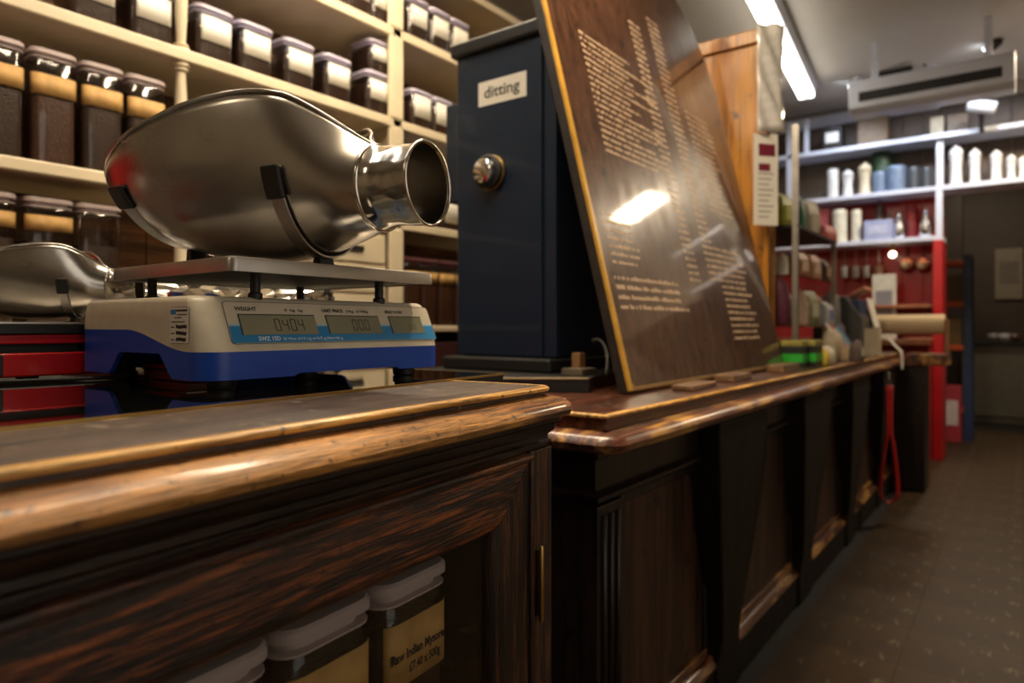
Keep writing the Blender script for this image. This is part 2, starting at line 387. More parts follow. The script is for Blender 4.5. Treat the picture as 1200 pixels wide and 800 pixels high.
# ------------------------------------------------------------------ near counter (counter one), rotated 4.87 deg
A1 = math.radians(4.87)
def c1w(v, u, z): return Vector((math.cos(A1)*v-math.sin(A1)*u, math.sin(A1)*v+math.cos(A1)*u, z))
VO, UO = -.43, .80
t = thing('shop_counter', 'near dark wood counter with worn golden nosing and glazed cabinet door, under the blue scale', 'counter', c1w(VO, UO, 0), A1)
near_counter = t
ZT = .922
def arcpath(pts, r, n=6):
    """round the corners of a 2D path"""
    out = [Vector(pts[0])]
    for a, p, c in zip(pts, pts[1:], pts[2:]):
        a, p, c = Vector(a), Vector(p), Vector(c)
        d0 = (p-a).normalized(); d1 = (c-p).normalized(); s = p-d0*r; e = p+d1*r
        for i in range(n+1):
            k = i/n; out.append((1-k)**2*s+2*k*(1-k)*p+k*k*e)
    out.append(Vector(pts[-1])); return out
P1 = [(0, -1.9), (0, 0), (-.95, 0)]
def offs(o): return [(o, -1.9), (o, o), (-.95, o)]
# top board, its rubbed edge, nosing, frieze
b = bm_new(); prism_z(b, [(p.x, p.y) for p in arcpath(offs(-.0075), .02)]+[(-.95, -.17), (-.17, -.17), (-.17, -1.9)], ZT-.012, ZT-.0008); obj('top_board', b, m_c1top, t)
b = bm_new(); sweep(b, arcpath(offs(-.006), .02), [(-.004, ZT-.0075), (.0035, ZT-.0065), (.0050, ZT-.0042), (.0038, ZT-.0016), (.0008, ZT-.0002), (-.003, ZT), (-.0065, ZT-.0002), (-.0065, ZT-.0012), (-.004, ZT-.002)])
obj('board_edge', b, m_edge, t, smooth='all')
b = bm_new(); box(b, -1.0, -.165, -1.9, 0, ZT-.06, ZT-.013); obj('top_core', b, m_black, t)
prof = [(-.17, ZT-.0125), (-.004, ZT-.0125), (.004, ZT-.0150), (.012, ZT-.0150), (.021, ZT-.0175), (.0275, ZT-.022), (.0300, ZT-.029), (.0275, ZT-.0355), (.019, ZT-.0395), (.006, ZT-.0405), (-.17, ZT-.0405)]
b = bm_new(); sweep(b, arcpath(offs(0), .03, 8), prof); obj('nosing', b, m_c1nose, t, smooth=True)
b = bm_new(); sweep(b, arcpath(offs(-.006), .004, 2), [(-.05, ZT-.0405), (.014, ZT-.0405), (.014, ZT-.046), (.008, ZT-.050), (.006, ZT-.058), (-.002, ZT-.064), (-.002, ZT-.070), (.002, ZT-.0715), (.002, ZT-.074), (-.003, ZT-.0755), (-.004, ZT-.082), (-.05, ZT-.082)])
obj('frieze', b, m_c1dark, t, smooth=True)
# carcass: side, back, floor
b = bm_new(); box(b, -.95, -.008, -.030, -.006, .0, ZT-.08); obj('side_panel', b, m_c2body, t)
b = bm_new(); box(b, -.95, -.93, -1.9, -.03, .0, ZT-.07); obj('back_panel', b, m_jarinside, t)
b = bm_new(); box(b, -.93, -.03, -1.9, -.03, .08, .11); obj('bottom_shelf', b, m_jarinside, t)
b = bm_new(); box(b, -.44, -.42, -1.9, -.03, .11, ZT-.07); obj('divider', b, m_jarinside, t)
b = bm_new(); box(b, -.42, -.03, -1.9, -.03, .448, .462); obj('shelf', b, m_jarinside, t)
b = bm_new(); box(b, -.02, .004, -1.9, -.006, .0, .11); obj('plinth', b, m_c1dark, t, bev=.003)
b = bm_new(); box(b, -.03, -.004, -.062, -.006, .11, ZT-.080); obj('corner_post', b, m_c1stile, t, bev=.0015)
b = bm_new(); box(b, -.03, -.004, -1.9, -.95, .11, ZT-.080); obj('left_panel', b, m_c1stile, t, bev=.0015)
# door: rails and stiles mitred, ovolo bead outside, chamfer inside
D0, D1, Z0, Z1 = -.94, -.064, .13, ZT-.0815   # u range and z range
WR = .0805
def door_piece(poly, mt, name):
    """poly in (u,z): outer a,b, inner c,d; stepped section: bead, field, sloping inner edge"""
    a, bb, c, d = [Vector(p) for p in poly]
    bm = bm_new()
    ts = [(0, -.004), (0, .0030), (.035, .0045), (.10, .0030), (.105, -.0005), (.16, .0000), (.80, -.0010), (.88, -.003), (.95, -.007), (1.0, -.013), (1.0, -.026), (0, -.026)]
    r0 = [bm.verts.new((x, *(a.lerp(d, k)))) for k, x in ts]; r1 = [bm.verts.new((x, *(bb.lerp(c, k)))) for k, x in ts]
    n = len(ts)
    for i in range(n): bm.faces.new((r0[i], r0[(i+1) % n], r1[(i+1) % n], r1[i]))
    bm.faces.new(r0); bm.faces.new(r1[::-1])
    return obj(name, bm, mt, None, smooth=True)
g = .0006
O = [(D0, Z0), (D1, Z0), (D1, Z1), (D0, Z1)]; I = [(D0+WR, Z0+WR), (D1-WR, Z0+WR), (D1-WR, Z1-WR), (D0+WR, Z1-WR)]
dr = bm_new(); box(dr, -.0185, -.0155, D0+WR-.004, D1-WR+.004, Z0+WR-.004, Z1-WR+.004)
door = obj('door', dr, m_pane, t)
for nm, mt, q in (('top_rail', m_c1rail, (O[3], (O[2][0]-g, O[2][1]), (I[2][0]-g, I[2][1]), I[3])), ('bottom_rail', m_c1rail, (O[0], O[1], I[1], I[0])),
              ('stile', m_c1stile, (O[1], (O[2][0], O[2][1]-g), (I[2][0], I[2][1]-g), I[1])), ('stile', m_c1stile, (O[3], O[0], I[0], I[3]))):
    o = door_piece(q, mt, nm); o.parent = door
b = bm_new()
lathe(b, [(.0001,0),(.0025,.0),(.0034,.003),(.0034,.093),(.0025,.096),(.0001,.096)], 10, Matrix.Translation((.0035, -.0475, .626)))
box(b, -.0035, .0012, -.047, -.0405, .632, .716); obj('hinge', b, m_brass, door, smooth=True)
# glass sheet and its brass edging, lying on the counter
GO = .0  # lies on the board
g1 = thing('glass_counter_sheet', 'black glass sheet with a thin brass edge lying on the near counter below the scales', 'glass sheet', c1w(-.595, .93, ZT-.012), A1)
b = bm_new(); box(b, -.40, -.0018, -1.8, -.002, .0112, .0135); obj('sheet', b, m_blackglass, g1)
b = bm_new(); box(b, -.0018, .0006, -1.8, .0, .0112, .0142); box(b, -.40, -.0018, -.002, .0004, .0112, .0140); obj('brass_edge', b, m_brass, g1)
b = bm_new(); box(b, -.40, -.001, -.16, -.003, -.025, .0112); obj('support_batten', b, m_black, g1)

# ------------------------------------------------------------------ jars
def rr_loft(b, secs, n=4):
    """secs: (half_w, half_d, r, z); square-rounded sections"""
    rings = []
    for hw, hd, r, z in secs:
        rings.append([b.verts.new((x, y, z)) for x, y in rrect(-hd, hd, -hw, hw, r, n)])
    q = len(rings[0])
    for a, c in zip(rings, rings[1:]):
        for i in range(q): b.faces.new((a[i], a[(i+1) % q], c[(i+1) % q], c[i]))
    b.faces.new(rings[0][::-1]); b.faces.new(rings[-1])
    return b
_jar = {}
def jar(name, label, loc, w=.11, h=.30, lab=None, labz=(.6, .8), fill=.75, beans=None, lid=None, rotz=0, group=None, cat='jar', labw=.92, clear=True):
    """square storage jar; front faces local +X"""
    t = thing(name, label, cat, loc, rotz, group)
    key = (w, h, lab and lab.name, labz, fill, beans and beans.name, lid and lid.name, labw)
    if key in _jar:
        for ch in _jar[key]:
            c = ch.copy(); C.objects.link(c); c.parent = t
            for g2 in ch.children:
                d = g2.copy(); C.objects.link(d); d.parent = c
        return t
    hw = w/2; r = w*.2; parts = []
    b = bm_new(); rr_loft(b, [(hw*.93, hw*.93, r*.8, 0), (hw*.97, hw*.97, r, .006), (hw, hw, r, h*.5), (hw, hw, r, h-.034), (hw*.95, hw*.95, r, h-.026)])
    parts.append(obj('body', b, m_clear, t, smooth=True))
    b = bm_new(); i = .0035; rr_loft(b, [(hw*.93-i, hw*.93-i, r*.8, .004), (hw-i, hw-i, r*.9, .02), (hw-i, hw-i, r*.9, h*fill)])
    parts.append(obj('contents', b, beans or m_beans, t, smooth=True))
    b = bm_new(); rr_loft(b, [(hw*.97, hw*.97, r, h-.026), (hw*1.0, hw*1.0, r, h-.0245), (hw*1.0, hw*1.0, r, h-.0225), (hw*.86, hw*.86, r, h-.0215), (hw*.86, hw*.86, r, h-.0125), (hw*1.03, hw*1.03, r, h-.012), (hw*1.03, hw*1.03, r*1.05, h-.003), (hw*.98, hw*.98, r, h), ])
    parts.append(obj('lid', b, lid or m_lid, t, smooth=True))
    if lab:
        b = bm_new(); o_ = .0007
        prf = rrect(-hw-o_, hw+o_, -hw-o_, hw+o_, r, 4)
        # label wraps the front and a little of the corners
        sel = sorted([p for p in prf if p[0] > hw-r*.62 and abs(p[1]) < w*labw/2+.004], key=lambda p: p[1])
        vs0 = [b.verts.new((x, y, h*labz[0])) for x, y in sel]; vs1 = [b.verts.new((x, y, h*labz[1])) for x, y in sel]
        for k in range(len(sel)-1): b.faces.new((vs0[k], vs0[k+1], vs1[k+1], vs1[k]))
        parts.append(obj('paper_label', b, lab, t, smooth='all', solid=.0004))
    _jar[key] = parts
    return t
# three jars behind the glazed door: local +X = toward camera
def cab_jar(u, label, **k):
    return jar('storage_jar', label, c1w(-.47-.056, u, .462), .112, .737-.462, m_kraft, (1-(.372-.263)/.275, 1-(.306-.263)/.275), .80, m_beans, m_lid, A1, 'jars inside the glazed counter cabinet', labw=.86, **k)
j1 = cab_jar(.566, 'storage jar with coffee label and price, rightmost behind the glazed cabinet door')
j2 = cab_jar(.445, 'storage jar, middle of three behind the glazed cabinet door of the near counter')
j3 = cab_jar(.324, 'storage jar, leftmost of three behind the glazed cabinet door at the bottom edge')
Mx = lambda y, z, x=.0568: frame_m((x, y, z), (0, 1, 0), (0, 0, 1))
text('lettering', 'Raw Indian Mysore', .0135, m_ink, j1, Mx(-.045, .193), width=.086, bold=.0006)
text('lettering', '£7.40 x 500g', .0125, m_ink, j1, Mx(-.018, .177), width=.052, bold=.0005)
for jj in (j2,):
    text('lettering', 'al', .0125, m_ink, jj, Mx(.030, .177), bold=.0002)

# ------------------------------------------------------------------ shop scale (cream and blue)
SX, SY, SZ = -.749, .413, .922+.0015   # front-left foot corner
sc = thing('shop_scale', 'cream and blue electronic shop scale with three display windows on the near counter', 'scale', (SX, SY, SZ))
SW, SD = .402, .348     # along Y, along -X
def body_outline(inset=0, r=.045):
    return rrect(-SD+inset, -inset, inset, SW-inset, r-inset*.4, 6)
# blue base: band whose upper edge is wavy on the sides (z relative to SZ; body bottom .013)
zb, zt = .0125, .112
def seam(x):
    k = min(1, max(0, (-x-.035)/.16)); k = k*k*(3-2*k)
    return .046+.026*k
def arch(x):  # lower edge of the base, cut-out on the side
    a = -x
    if .075 < a < .245:
        e = min((a-.075)/.03, (.245-a)/.03, 1); return zb+.030*e
    return zb
b = bm_new(); pts = []
for x, y in rrect(-SD, 0, 0, SW, .032, 8): pts.append((x, y))
# densify
dp = []
for i in range(len(pts)):
    a, c = Vector(pts[i]), Vector(pts[(i+1) % len(pts)]); n = max(1, int((c-a).length/.008))
    for k in range(n): dp.append(a.lerp(c, k/n))
side = lambda p: p.y < .03 or p.y > SW-.03
lo, hi = [], []
for p in dp:
    front_notch = p.x > -.01 and .125 < p.y < .30
    lo.append(b.verts.new((p.x, p.y, (arch(p.x) if (side(p) and p.x < -.05) else zb+(.0035 if front_notch else 0)))))
    hi.append(b.verts.new((p.x, p.y, seam(p.x))))
n = len(dp); cen = Vector((-SD/2, SW/2))
in1 = []; in2 = []
for p, l, h_ in zip(dp, lo, hi):
    q = p+(cen-p).normalized()*.006
    in1.append(b.verts.new((q.x, q.y, l.co.z))); 
for i in range(n):
    j = (i+1) % n
    b.faces.new((lo[i], lo[j], hi[j], hi[i])); b.faces.new((in1[j], in1[i], hi[i], hi[j])); b.faces.new((lo[j], lo[i], in1[i], in1[j]))
obj('base', b, m_blue, sc, smooth=True)
b = bm_new(); box(b, -SD+.02, -.03, .02, SW-.02, .046, .05); obj('underside', b, m_black, sc)
# cream cover: sides up, sloping front
b = bm_new()
def cover_pt(p, f):
    """f 0 seam .. 1 top; front leans back"""
    z = seam(p.x)*(1-f)+zt*f
    q = p.copy()
    fr = max(0, min(1, (p.x+.045)/.045)) 
    lean = .030*fr*max(0, (z-.048)/(zt-.048))
    q.x -= lean
    if p.x < -SD+.045: 
        q.x += .012*f*f
    if p.y > SW-.02: q.y -= .010*f
    return (q.x, q.y, z)
fs = [0, .12, .5, .88, .95, .985, 1.0]; rings = []
for f in fs:
    ring = []
    for p in dp:
        x, y, z = cover_pt(p, f)
        k = {.95: .0015, .985: .004, 1.0: .009}.get(f, 0); v = (cen-Vector((x, y))).normalized()*k
        ring.append(b.verts.new((x+v.x, y+v.y, z if f < .99 else zt+.001)))
    rings.append(ring)
for a, c in zip(rings, rings[1:]):
    for i in range(n): b.faces.new((a[i], a[(i+1) % n], c[(i+1) % n], c[i]))
b.faces.new(rings[-1])
obj('cover', b, m_cream, sc, smooth=True)
# feet
for x, y, rr_ in ((-.035, .040, .016), (-.035, SW-.055, .017), (-SD+.045, .045, .018), (-SD+.045, SW-.05, .017), (-.085, .20, .016)):
    b = bm_new(); lathe(b, [(rr_*.9, 0), (rr_, .002), (rr_, .010), (rr_*.85, .012), (rr_*.6, .05)], 20, Matrix.Translation((x, y, 0))); obj('foot', b, m_rubber, sc, smooth=True)
# display panel on sloping front
pz0, pz1 = .055, .1065
Fp = lambda z: -.030*max(0, (z-.048)/(zt-.048))+.0006
pex = Vector((0, 1, 0)); pey = (Vector((Fp(pz1), 0, pz1))-Vector((Fp(pz0), 0, pz0))).normalized()
PM = frame_m((Fp(pz0), .036, pz0), pex, pey); PW = .352; PH = (Vector((Fp(pz1), 0, pz1))-Vector((Fp(pz0), 0, pz0))).length
def panel_part(name, x0, x1, y0, y1, z, th, m, par=sc, r=0):
    b = bm_new()
    if r: prism(b, rrect(x0, x1, y0, y1, r, 4), lambda p: (p[0], p[1], z), lambda p: (p[0], p[1], z+th))
    else: box(b, x0, x1, y0, y1, z, z+th)
    bmesh.ops.transform(b, matrix=PM, verts=b.verts)
    return obj(name, b, m, par)
pan = panel_part('display_panel', 0, PW, 0, PH, -.001, .0014, m_cream, r=.005)
b = bm_new(); tube(b, [PM @ Vector((x, y, .0004)) for x, y in rrect(0, PW, 0, PH, .005, 5)], .00035, 6, True); obj('panel_outline', b, m_ink, pan)
panel_part('blue_band', .001, PW-.001, .001, .0235, .0004, .0003, m_litblue, pan)
panel_part('cyan_line', .001, PW-.001, .0242, .0265, .0004, .0003, m_palecyan, pan)
wins = [(.016, .128), (.146, .242), (.262, .330)]
for k, (a, c) in enumerate(wins):
    wn = panel_part('display_window', a, c, .0115, .0395, .0004, .0008, m_lcd, pan)
    b = bm_new()
    for q in (((a, .0385), (c, .0397)), ((a, .0113), (a+.0012, .0397))):
        box(b, q[0][0], q[1][0], q[0][1], q[1][1], .0010, .0016)
    bmesh.ops.transform(b, matrix=PM, verts=b.verts); obj('window_shadow_rim', b, m_ink, wn)
SEG = {'0': 'abcdef', '4': 'fgbc'}
def digits(s, x, par, m, h=.017, wd=.0085, y0=.0165):
    for ch in s:
        b = bm_new(); th = .0014; on = SEG[ch]; zz = (.0012, .0014)
        R = {'a': (.0012, wd-.0012, h-th, h), 'd': (.0012, wd-.0012, 0, th), 'g': (.0012, wd-.0012, h/2-th/2, h/2+th/2),
             'f': (0, th, h/2+.0004, h-.0008), 'b': (wd-th, wd, h/2+.0004, h-.0008), 'e': (0, th, .0008, h/2-.0004), 'c': (wd-th, wd, .0008, h/2-.0004)}
        for s_ in on:
            x0, x1, z0, z1 = R[s_]; box(b, x+x0, x+x1, y0+z0, y0+z1, *zz)
        bmesh.ops.transform(b, matrix=PM, verts=b.verts); obj('digit', b, m, par); x += wd*1.38
digits('0404', .064, pan, m_lcdink)
digits('000', .190, pan, m_lcdink, wd=.0080)
m_faint = plain('faint lcd ink', (.11, .11, .085), .3)
digits('00', .300, pan, m_faint, h=.010, wd=.006)
def ptext(s, x, y, size, m, width=None, bold=.0001): return text('lettering', s, size, m, pan, PM @ Matrix.Translation((x, y, .0009)), width=width, bold=bold)
ptext('WEIGHT', .014, .0445, .0075, m_ink, .030)
ptext('UNIT PRICE', .143, .0445, .0070, m_ink, .036)
ptext('PRICE TO PAY', .259, .0445, .0065, m_ink, .036)
ptext('SWZ 15D', .036, .0035, .0080, m_whiteink, .031)
ptext('III Max 6/15 kg e=2/5 g Min=40 g', .071, .0038, .0052, m_whiteink, .094, 0)
ptext('0  kg  kg', .084, .0448, .0050, m_ink, .028, 0)
ptext('£/kg  £/100g', .185, .0448, .0055, m_ink, .040, 0)
ptext('£', .315, .0448, .0050, m_ink, None, 0)
# sticker on the left side (plane y=0)
b = bm_new(); prism(b, rrect(-.112, -.073, .056, .099, .003, 4), lambda p: (p[0], -.0002, p[1]), lambda p: (p[0], -.0008, p[1])); stk = obj('sticker', b, m_label, sc)
b = bm_new(); prism(b, rrect(-.1125, -.0725, .0555, .0995, .003, 4), lambda p: (p[0], -.00005, p[1]), lambda p: (p[0], -.0003, p[1])); obj('sticker_border', b, m_ink, stk)
b = bm_new(); box(b, -.110, -.099, -.0011, -.0008, .0905, .0965); obj('sticker_logo', b, m_litblue, stk)
b = bm_new()
random.seed(3)
for (x0, x1, z, hh) in ((-.098,-.076,.094,.0022), (-.096,-.076,.0895,.0012), (-.102,-.088,.086,.0012), (-.108,-.080,.081,.0012)):
    x = x0
    while x < x1:
        l = random.uniform(.001, .0022); box(b, x, x+l, -.0011, -.0008, z, z+hh); x += l+.0006
for z in (.0745, .067, .0595):
    x = -.109
    while x < -.102: box(b, x, x+.0012, -.0011, -.0008, z, z+.0015); x += .0018
    x = -.0985
    while x < -.078:
        l = random.uniform(.0016, .003); k = random.uniform(-.0008, .0008); box(b, x, x+l, -.0011, -.0008, z-.001+k, z+.003+k); x += l+.0004
obj('sticker_writing', b, m_ink, stk)
for o_ in [stk]+list(stk.children):
    o_.data.transform(Matrix.Translation((-.034, 0, 0)) @ Matrix.Diagonal((1.12, 1, 1, 1)) @ Matrix.Translation((.073, 0, 0)))
# platter supports + platter
for x, y in ((-.04, .09), (-.04, .30), (-.25, .06), (-.25, .31)):
    b = bm_new(); lathe(b, [(.009, 0), (.009, .008), (.0065, .010), (.0065, .0395)], 14, Matrix.Translation((x, y, zt-.002))); obj('platter_post', b, m_rubber, sc, smooth=True)
b = bm_new()
PX0, PX1, PY0, PY1 = -1.057-SX, -.744-SX, .442-SY, .788-SY
zp = 1.0835-SZ
rings = []
for ins, z, r in ((.003, zp-.0185, .007), (.0, zp-.018, .009), (0, zp-.004, .010), (.0012, zp-.0012, .010), (.005, zp, .008), (.012, zp-.0006, .006)):
    rings.append([b.verts.new((x, y, z)) for x, y in rrect(PX0+ins, PX1-ins, PY0+ins, PY1-ins, r, 5)])
q = len(rings[0])
for a, c in zip(rings, rings[1:]):
    for i in range(q): b.faces.new((a[i], a[(i+1) % q], c[(i+1) % q], c[i]))
b.faces.new(rings[-1]); obj('platter', b, m_steel, sc, smooth=True)
b = bm_new(); box(b, PX0+.006, PX1-.006, PY0+.006, PY1-.006, zp-.0165, zp-.008); obj('platter_frame', b, m_rubber, sc)

# ------------------------------------------------------------------ weighing scoop
SCO = Vector((-.628, .654, 1.188))
ax = Vector((.977, .208, 0)).normalized(); side_n = Vector((.208, -.977, 0)).normalized()  # side_n: toward the camera side
base_pt = SCO - ax*.28; base_pt.z = zp+SZ+.0005
sp = thing('weighing_scoop', 'large dented steel weighing scoop with round spout resting on the cream and blue scale', 'scoop', base_pt)
LO = .5
def lerp_tab(tab, x):
    """smooth cubic through the table's points"""
    n = len(tab)
    if x <= tab[0][0]: return tab[0][1]
    if x >= tab[-1][0]: return tab[-1][1]
    sl = [(tab[i+1][1]-tab[i][1])/(tab[i+1][0]-tab[i][0]) for i in range(n-1)]
    m = [sl[0]]+[0 if sl[i-1]*sl[i] <= 0 else 2*sl[i-1]*sl[i]/(sl[i-1]+sl[i]) for i in range(1, n-1)]+[sl[-1]]
    for i in range(n-1):
        if x <= tab[i+1][0]:
            h = tab[i+1][0]-tab[i][0]; t_ = (x-tab[i][0])/h
            return (2*t_**3-3*t_**2+1)*tab[i][1]+(t_**3-2*t_**2+t_)*h*m[i]+(-2*t_**3+3*t_**2)*tab[i+1][1]+(t_**3-t_**2)*h*m[i+1]
tR = [(.074, 1.2405), (.10, 1.256), (.14, 1.288), (.17, 1.303), (.20, 1.306), (.28, 1.296), (.36, 1.273), (.45, 1.240), (.535, 1.203)]
tB = [(.074, 1.134), (.12, 1.118), (.18, 1.101), (.25, 1.094), (.32, 1.096), (.38, 1.108), (.45, 1.134), (.505, 1.168), (.535, 1.196)]
tW = [(.074, .054), (.12, .078), (.18, .104), (.25, .126), (.32, .140), (.38, .146), (.6, .146)]
tA = [(.074, 179.5), (.10, 170), (.14, 132), (.19, 106), (.26, 97), (.535, 92)]
def scoop_pt(Lx, a):
    """a -1..1 near rim .. far rim"""
    R = lerp_tab(tR, Lx); B = lerp_tab(tB, Lx); al = math.radians(lerp_tab(tA, Lx))
    Wd = lerp_tab(tW, Lx)
    if Lx > .38:
        k = (Lx-.38)/.155; Wd = .146*math.sqrt(max(.0, 1-k*k))**.9
    H = (R-B)/(1-math.cos(al))
    th = a*al
    off = -Wd*math.sin(th); z = B+H*(1-math.cos(th))
    p = SCO - ax*Lx - side_n*off; p = Vector((p.x, p.y, z))
    return p - base_pt
NL, NA = 60, 40
b = bm_new(); grid = []
Ls = [.074+(.535-.074)*((i/NL)**1.0 if i < NL*.75 else 1-(1-i/NL)**1.6*1.0/((.25)**.6)) for i in range(NL+1)]
Ls[-1] = .5347
for Lx in Ls: grid.append([b.verts.new(scoop_pt(Lx, -1+2*j/NA)) for j in range(NA+1)])
for i in range(NL):
    for j in range(NA): b.faces.new((grid[i][j], grid[i][j+1], grid[i+1][j+1], grid[i+1][j]))
obj('bowl', b, m_scoop, sp, smooth='all', solid=.0014)
rim = [scoop_pt(Lx, -1) for Lx in Ls]+[scoop_pt(Lx, 1) for Lx in Ls[::-1]]
b = bm_new(); tube(b, rim, .0028, 8); obj('rolled_rim', b, m_scoop, sp, smooth='all')
# spout: slightly irregular tube
b = bm_new(); rings = []
ns = 40
for s_, r, dz in ((.080, .0555, 0), (.076, .0575, 0), (.072, .0565, 0), (.066, .0540, 0), (.055, .0530, .001), (.040, .0528, .001), (.020, .0530, 0), (.004, .0535, 0), (0, .0545, 0)):
    cc = SCO-ax*s_-base_pt+Vector((0, 0, dz)); ring = []
    for i in range(ns):
        a = 2*PI*i/ns; r2 = r*(1+.010*math.sin(3*a+s_*60)+.006*math.sin(7*a))
        ring.append(b.verts.new(cc+side_n*r2*math.cos(a)+Vector((0, 0, r2*math.sin(a)))))
    rings.append(ring)
for a, c in zip(rings, rings[1:]):
    for i in range(ns): b.faces.new((a[i], a[(i+1) % ns], c[(i+1) % ns], c[i]))
obj('spout', b, m_spout, sp, smooth='all', solid=.0014)
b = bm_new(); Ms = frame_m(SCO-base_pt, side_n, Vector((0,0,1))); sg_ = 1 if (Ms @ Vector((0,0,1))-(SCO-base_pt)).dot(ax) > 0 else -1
lathe(b, [(.0515, -.003*sg_), (.0505, -.03*sg_), (.0505, -.085*sg_)], 32, Ms, cap=False); obj('spout_shade', b, m_spoutshade, sp, smooth='all')  # dark lining put in as the shade inside the spout
b = bm_new(); tube(b, [SCO-base_pt+side_n*.0548*math.cos(2*PI*i/ns)+Vector((0,0,.0548*math.sin(2*PI*i/ns))) for i in range(ns)], .0022, 8, True); obj('spout_bead', b, m_spout, sp, smooth='all')
b = bm_new(); tube(b, [SCO-ax*.075-base_pt+side_n*.0572*math.cos(2*PI*i/ns)+Vector((0,0,.0572*math.sin(2*PI*i/ns))) for i in range(ns)], .0030, 8, True); obj('soldered_joint', b, m_spout, sp, smooth='all')
# two cradle bands with rubber pads
for Lx, a0 in ((.175, .66), (.43, .72)):
    c = []; K = 26
    for k in range(K+1):
        a = -a0+2*a0*k/K; p = scoop_pt(Lx, a)
        cz = Vector(((SCO-ax*Lx-base_pt).x, (SCO-ax*Lx-base_pt).y, p.z*.0+.12)); nrm = (p-cz); nrm -= ax*nrm.dot(ax); nrm.normalize()
        c.append((p+nrm*.0025, ax, nrm))
    b = bm_new(); strip(b, c, .022, .0030); band = obj('cradle_band', b, m_steel, sp, smooth=True, bev=.0006)
    for e in (c[:4], c[-4:]):
        b = bm_new(); strip(b, [(p+n_*.0, w_, n_) for p, w_, n_ in e], .030, .0085); obj('rubber_pad', b, m_rubber, band, bev=.004, seg=3)
# foot posts: from band bottoms down to the platter
lo_ = min(scoop_pt(.185, 0).z, scoop_pt(.40, 0).z)
for Lx in (.175, .43):
    p = scoop_pt(Lx, 0); b = bm_new()
    box(b, p.x-.014, p.x+.014, p.y-.03, p.y+.03, 0, .003); prism(b, [(-.010, .002), (.010, .002), (.006, p.z-.002), (-.006, p.z-.002)], lambda q: (p.x+q[0], p.y-.012, q[1]), lambda q: (p.x+q[0], p.y+.012, q[1]))
    obj('cradle_foot', b, m_rubber, sp, bev=.001)

# crumpled clear bag behind the scale
def crumple(name, label, cat, loc, sx, sy, sz, m, seed=1, n=3, amp=.25, rotz=0):
    b = bm_new(); bmesh.ops.create_icosphere(b, subdivisions=n+1, radius=1); rnd = random.Random(seed)
    from mathutils import noise
    for v in b.verts:
        p = v.co*2.3+Vector((seed*7.1, 0, 0)); d = noise.noise(p)+.6*abs(noise.noise(p*2.7))+.35*noise.noise(p*6)
        v.co *= 1+amp*d
        v.co.x *= sx; v.co.y *= sy; v.co.z *= sz
        if v.co.z < -sz*.75: v.co.z = -sz*.75
        v.co.z += sz*.75
    o = obj(name, b, m, None); o.location = loc; o.rotation_euler = (0, 0, rotz)
    return tag(o, label, cat)
crumple('plastic_bag', 'crumpled shiny silver bag lying behind the cream and blue scale', 'bag', c1w(-1.16, .86, ZT-.012+.0135)+Vector((0,0,0)), .075, .235, .10, m_foil, 3, 4, .3, 0)

# low shelf of back counter on which the bag, red scale and second scoop stand (joined slab further left)
# ------------------------------------------------------------------ red scale with a second scoop, left
RX = -1.095
rs = thing('shop_scale', 'red enamel shop scale at the left edge, on black glass beside the cream scale', 'scale', (RX, .06, ZT+.0022))
b = bm_new(); prism(b, rrect(-.26, 0, -.24, .43, .008, 4), lambda p: (p[0], p[1], .006), lambda p: (p[0], p[1], .039)); obj('base', b, m_redscale, rs, bev=.003)
b = bm_new(); box(b, -.25, -.012, -.23, .42, .038, .052); obj('recess', b, m_black, rs)
b = bm_new(); prism(b, rrect(-.26, 0, -.24, .43, .008, 4), lambda p: (p[0], p[1], .051), lambda p: (p[0], p[1], .064)); obj('upper_tray', b, m_redscale, rs, bev=.002)
b = bm_new(); prism(b, rrect(-.262, .002, -.242, .432, .008, 4), lambda p: (p[0], p[1], .0645), lambda p: (p[0], p[1], .079)); obj('platter', b, m_grinderlid, rs, bev=.002)
b = bm_new(); prism(b, rrect(-.264, .004, -.244, .434, .008, 4), lambda p: (p[0], p[1], .079), lambda p: (p[0], p[1], .0815)); obj('platter_rim', b, m_steel, rs)
b = bm_new(); box(b, -.001, .005, .10, .262, .008, .038); dw = obj('display_frame', b, m_rubber, rs, bev=.002)
b = bm_new(); box(b, .005, .006, .115, .245, .012, .033); obj('display_window', b, m_label, dw)
for x, y in ((-.03,-.2), (-.03,.3), (-.23,-.2), (-.23,.3)):
    b = bm_new(); lathe(b, [(.012, 0), (.014, .003), (.014, .009)], 12, Matrix.Translation((x, y, 0))); obj('foot', b, m_rubber, rs, smooth=True)
# two more scoops of the same pattern lying on the red scale: copies of the first one and its parts
def dup(root, loc, rz, sc_, label):
    r = root.copy(); C.objects.link(r); r.location = loc; r.rotation_euler = (0, 0, rz); r.scale = (sc_,)*3; r['label'] = label
    for ch in root.children:
        c = ch.copy(); C.objects.link(c); c.parent = r
        for g_ in ch.children:
            d = g_.copy(); C.objects.link(d); d.parent = c
    return r
s1 = dup(sp, (-1.215, .40, ZT+.0022+.0816), math.radians(38), .52, 'silver scoop lying on the red scale, directly behind the cream scale')
s2 = dup(sp, (-1.235, .13, ZT+.0022+.0816), math.radians(52), .46, 'silver scoop on the red scale, cut off by the left edge')
b = bm_new(); prism_z(b, rrect(-.13, .13, -.42, .42, .02, 3), 0, 1.30)
o = obj('red_reflector', b, m_red, None, bev=.004); o.location = (-1.80, -.22, 0); tag(o, 'red block added out of view at the left for the scoop to reflect', 'cupboard')  # unseen red block added to give the scoop its red reflection
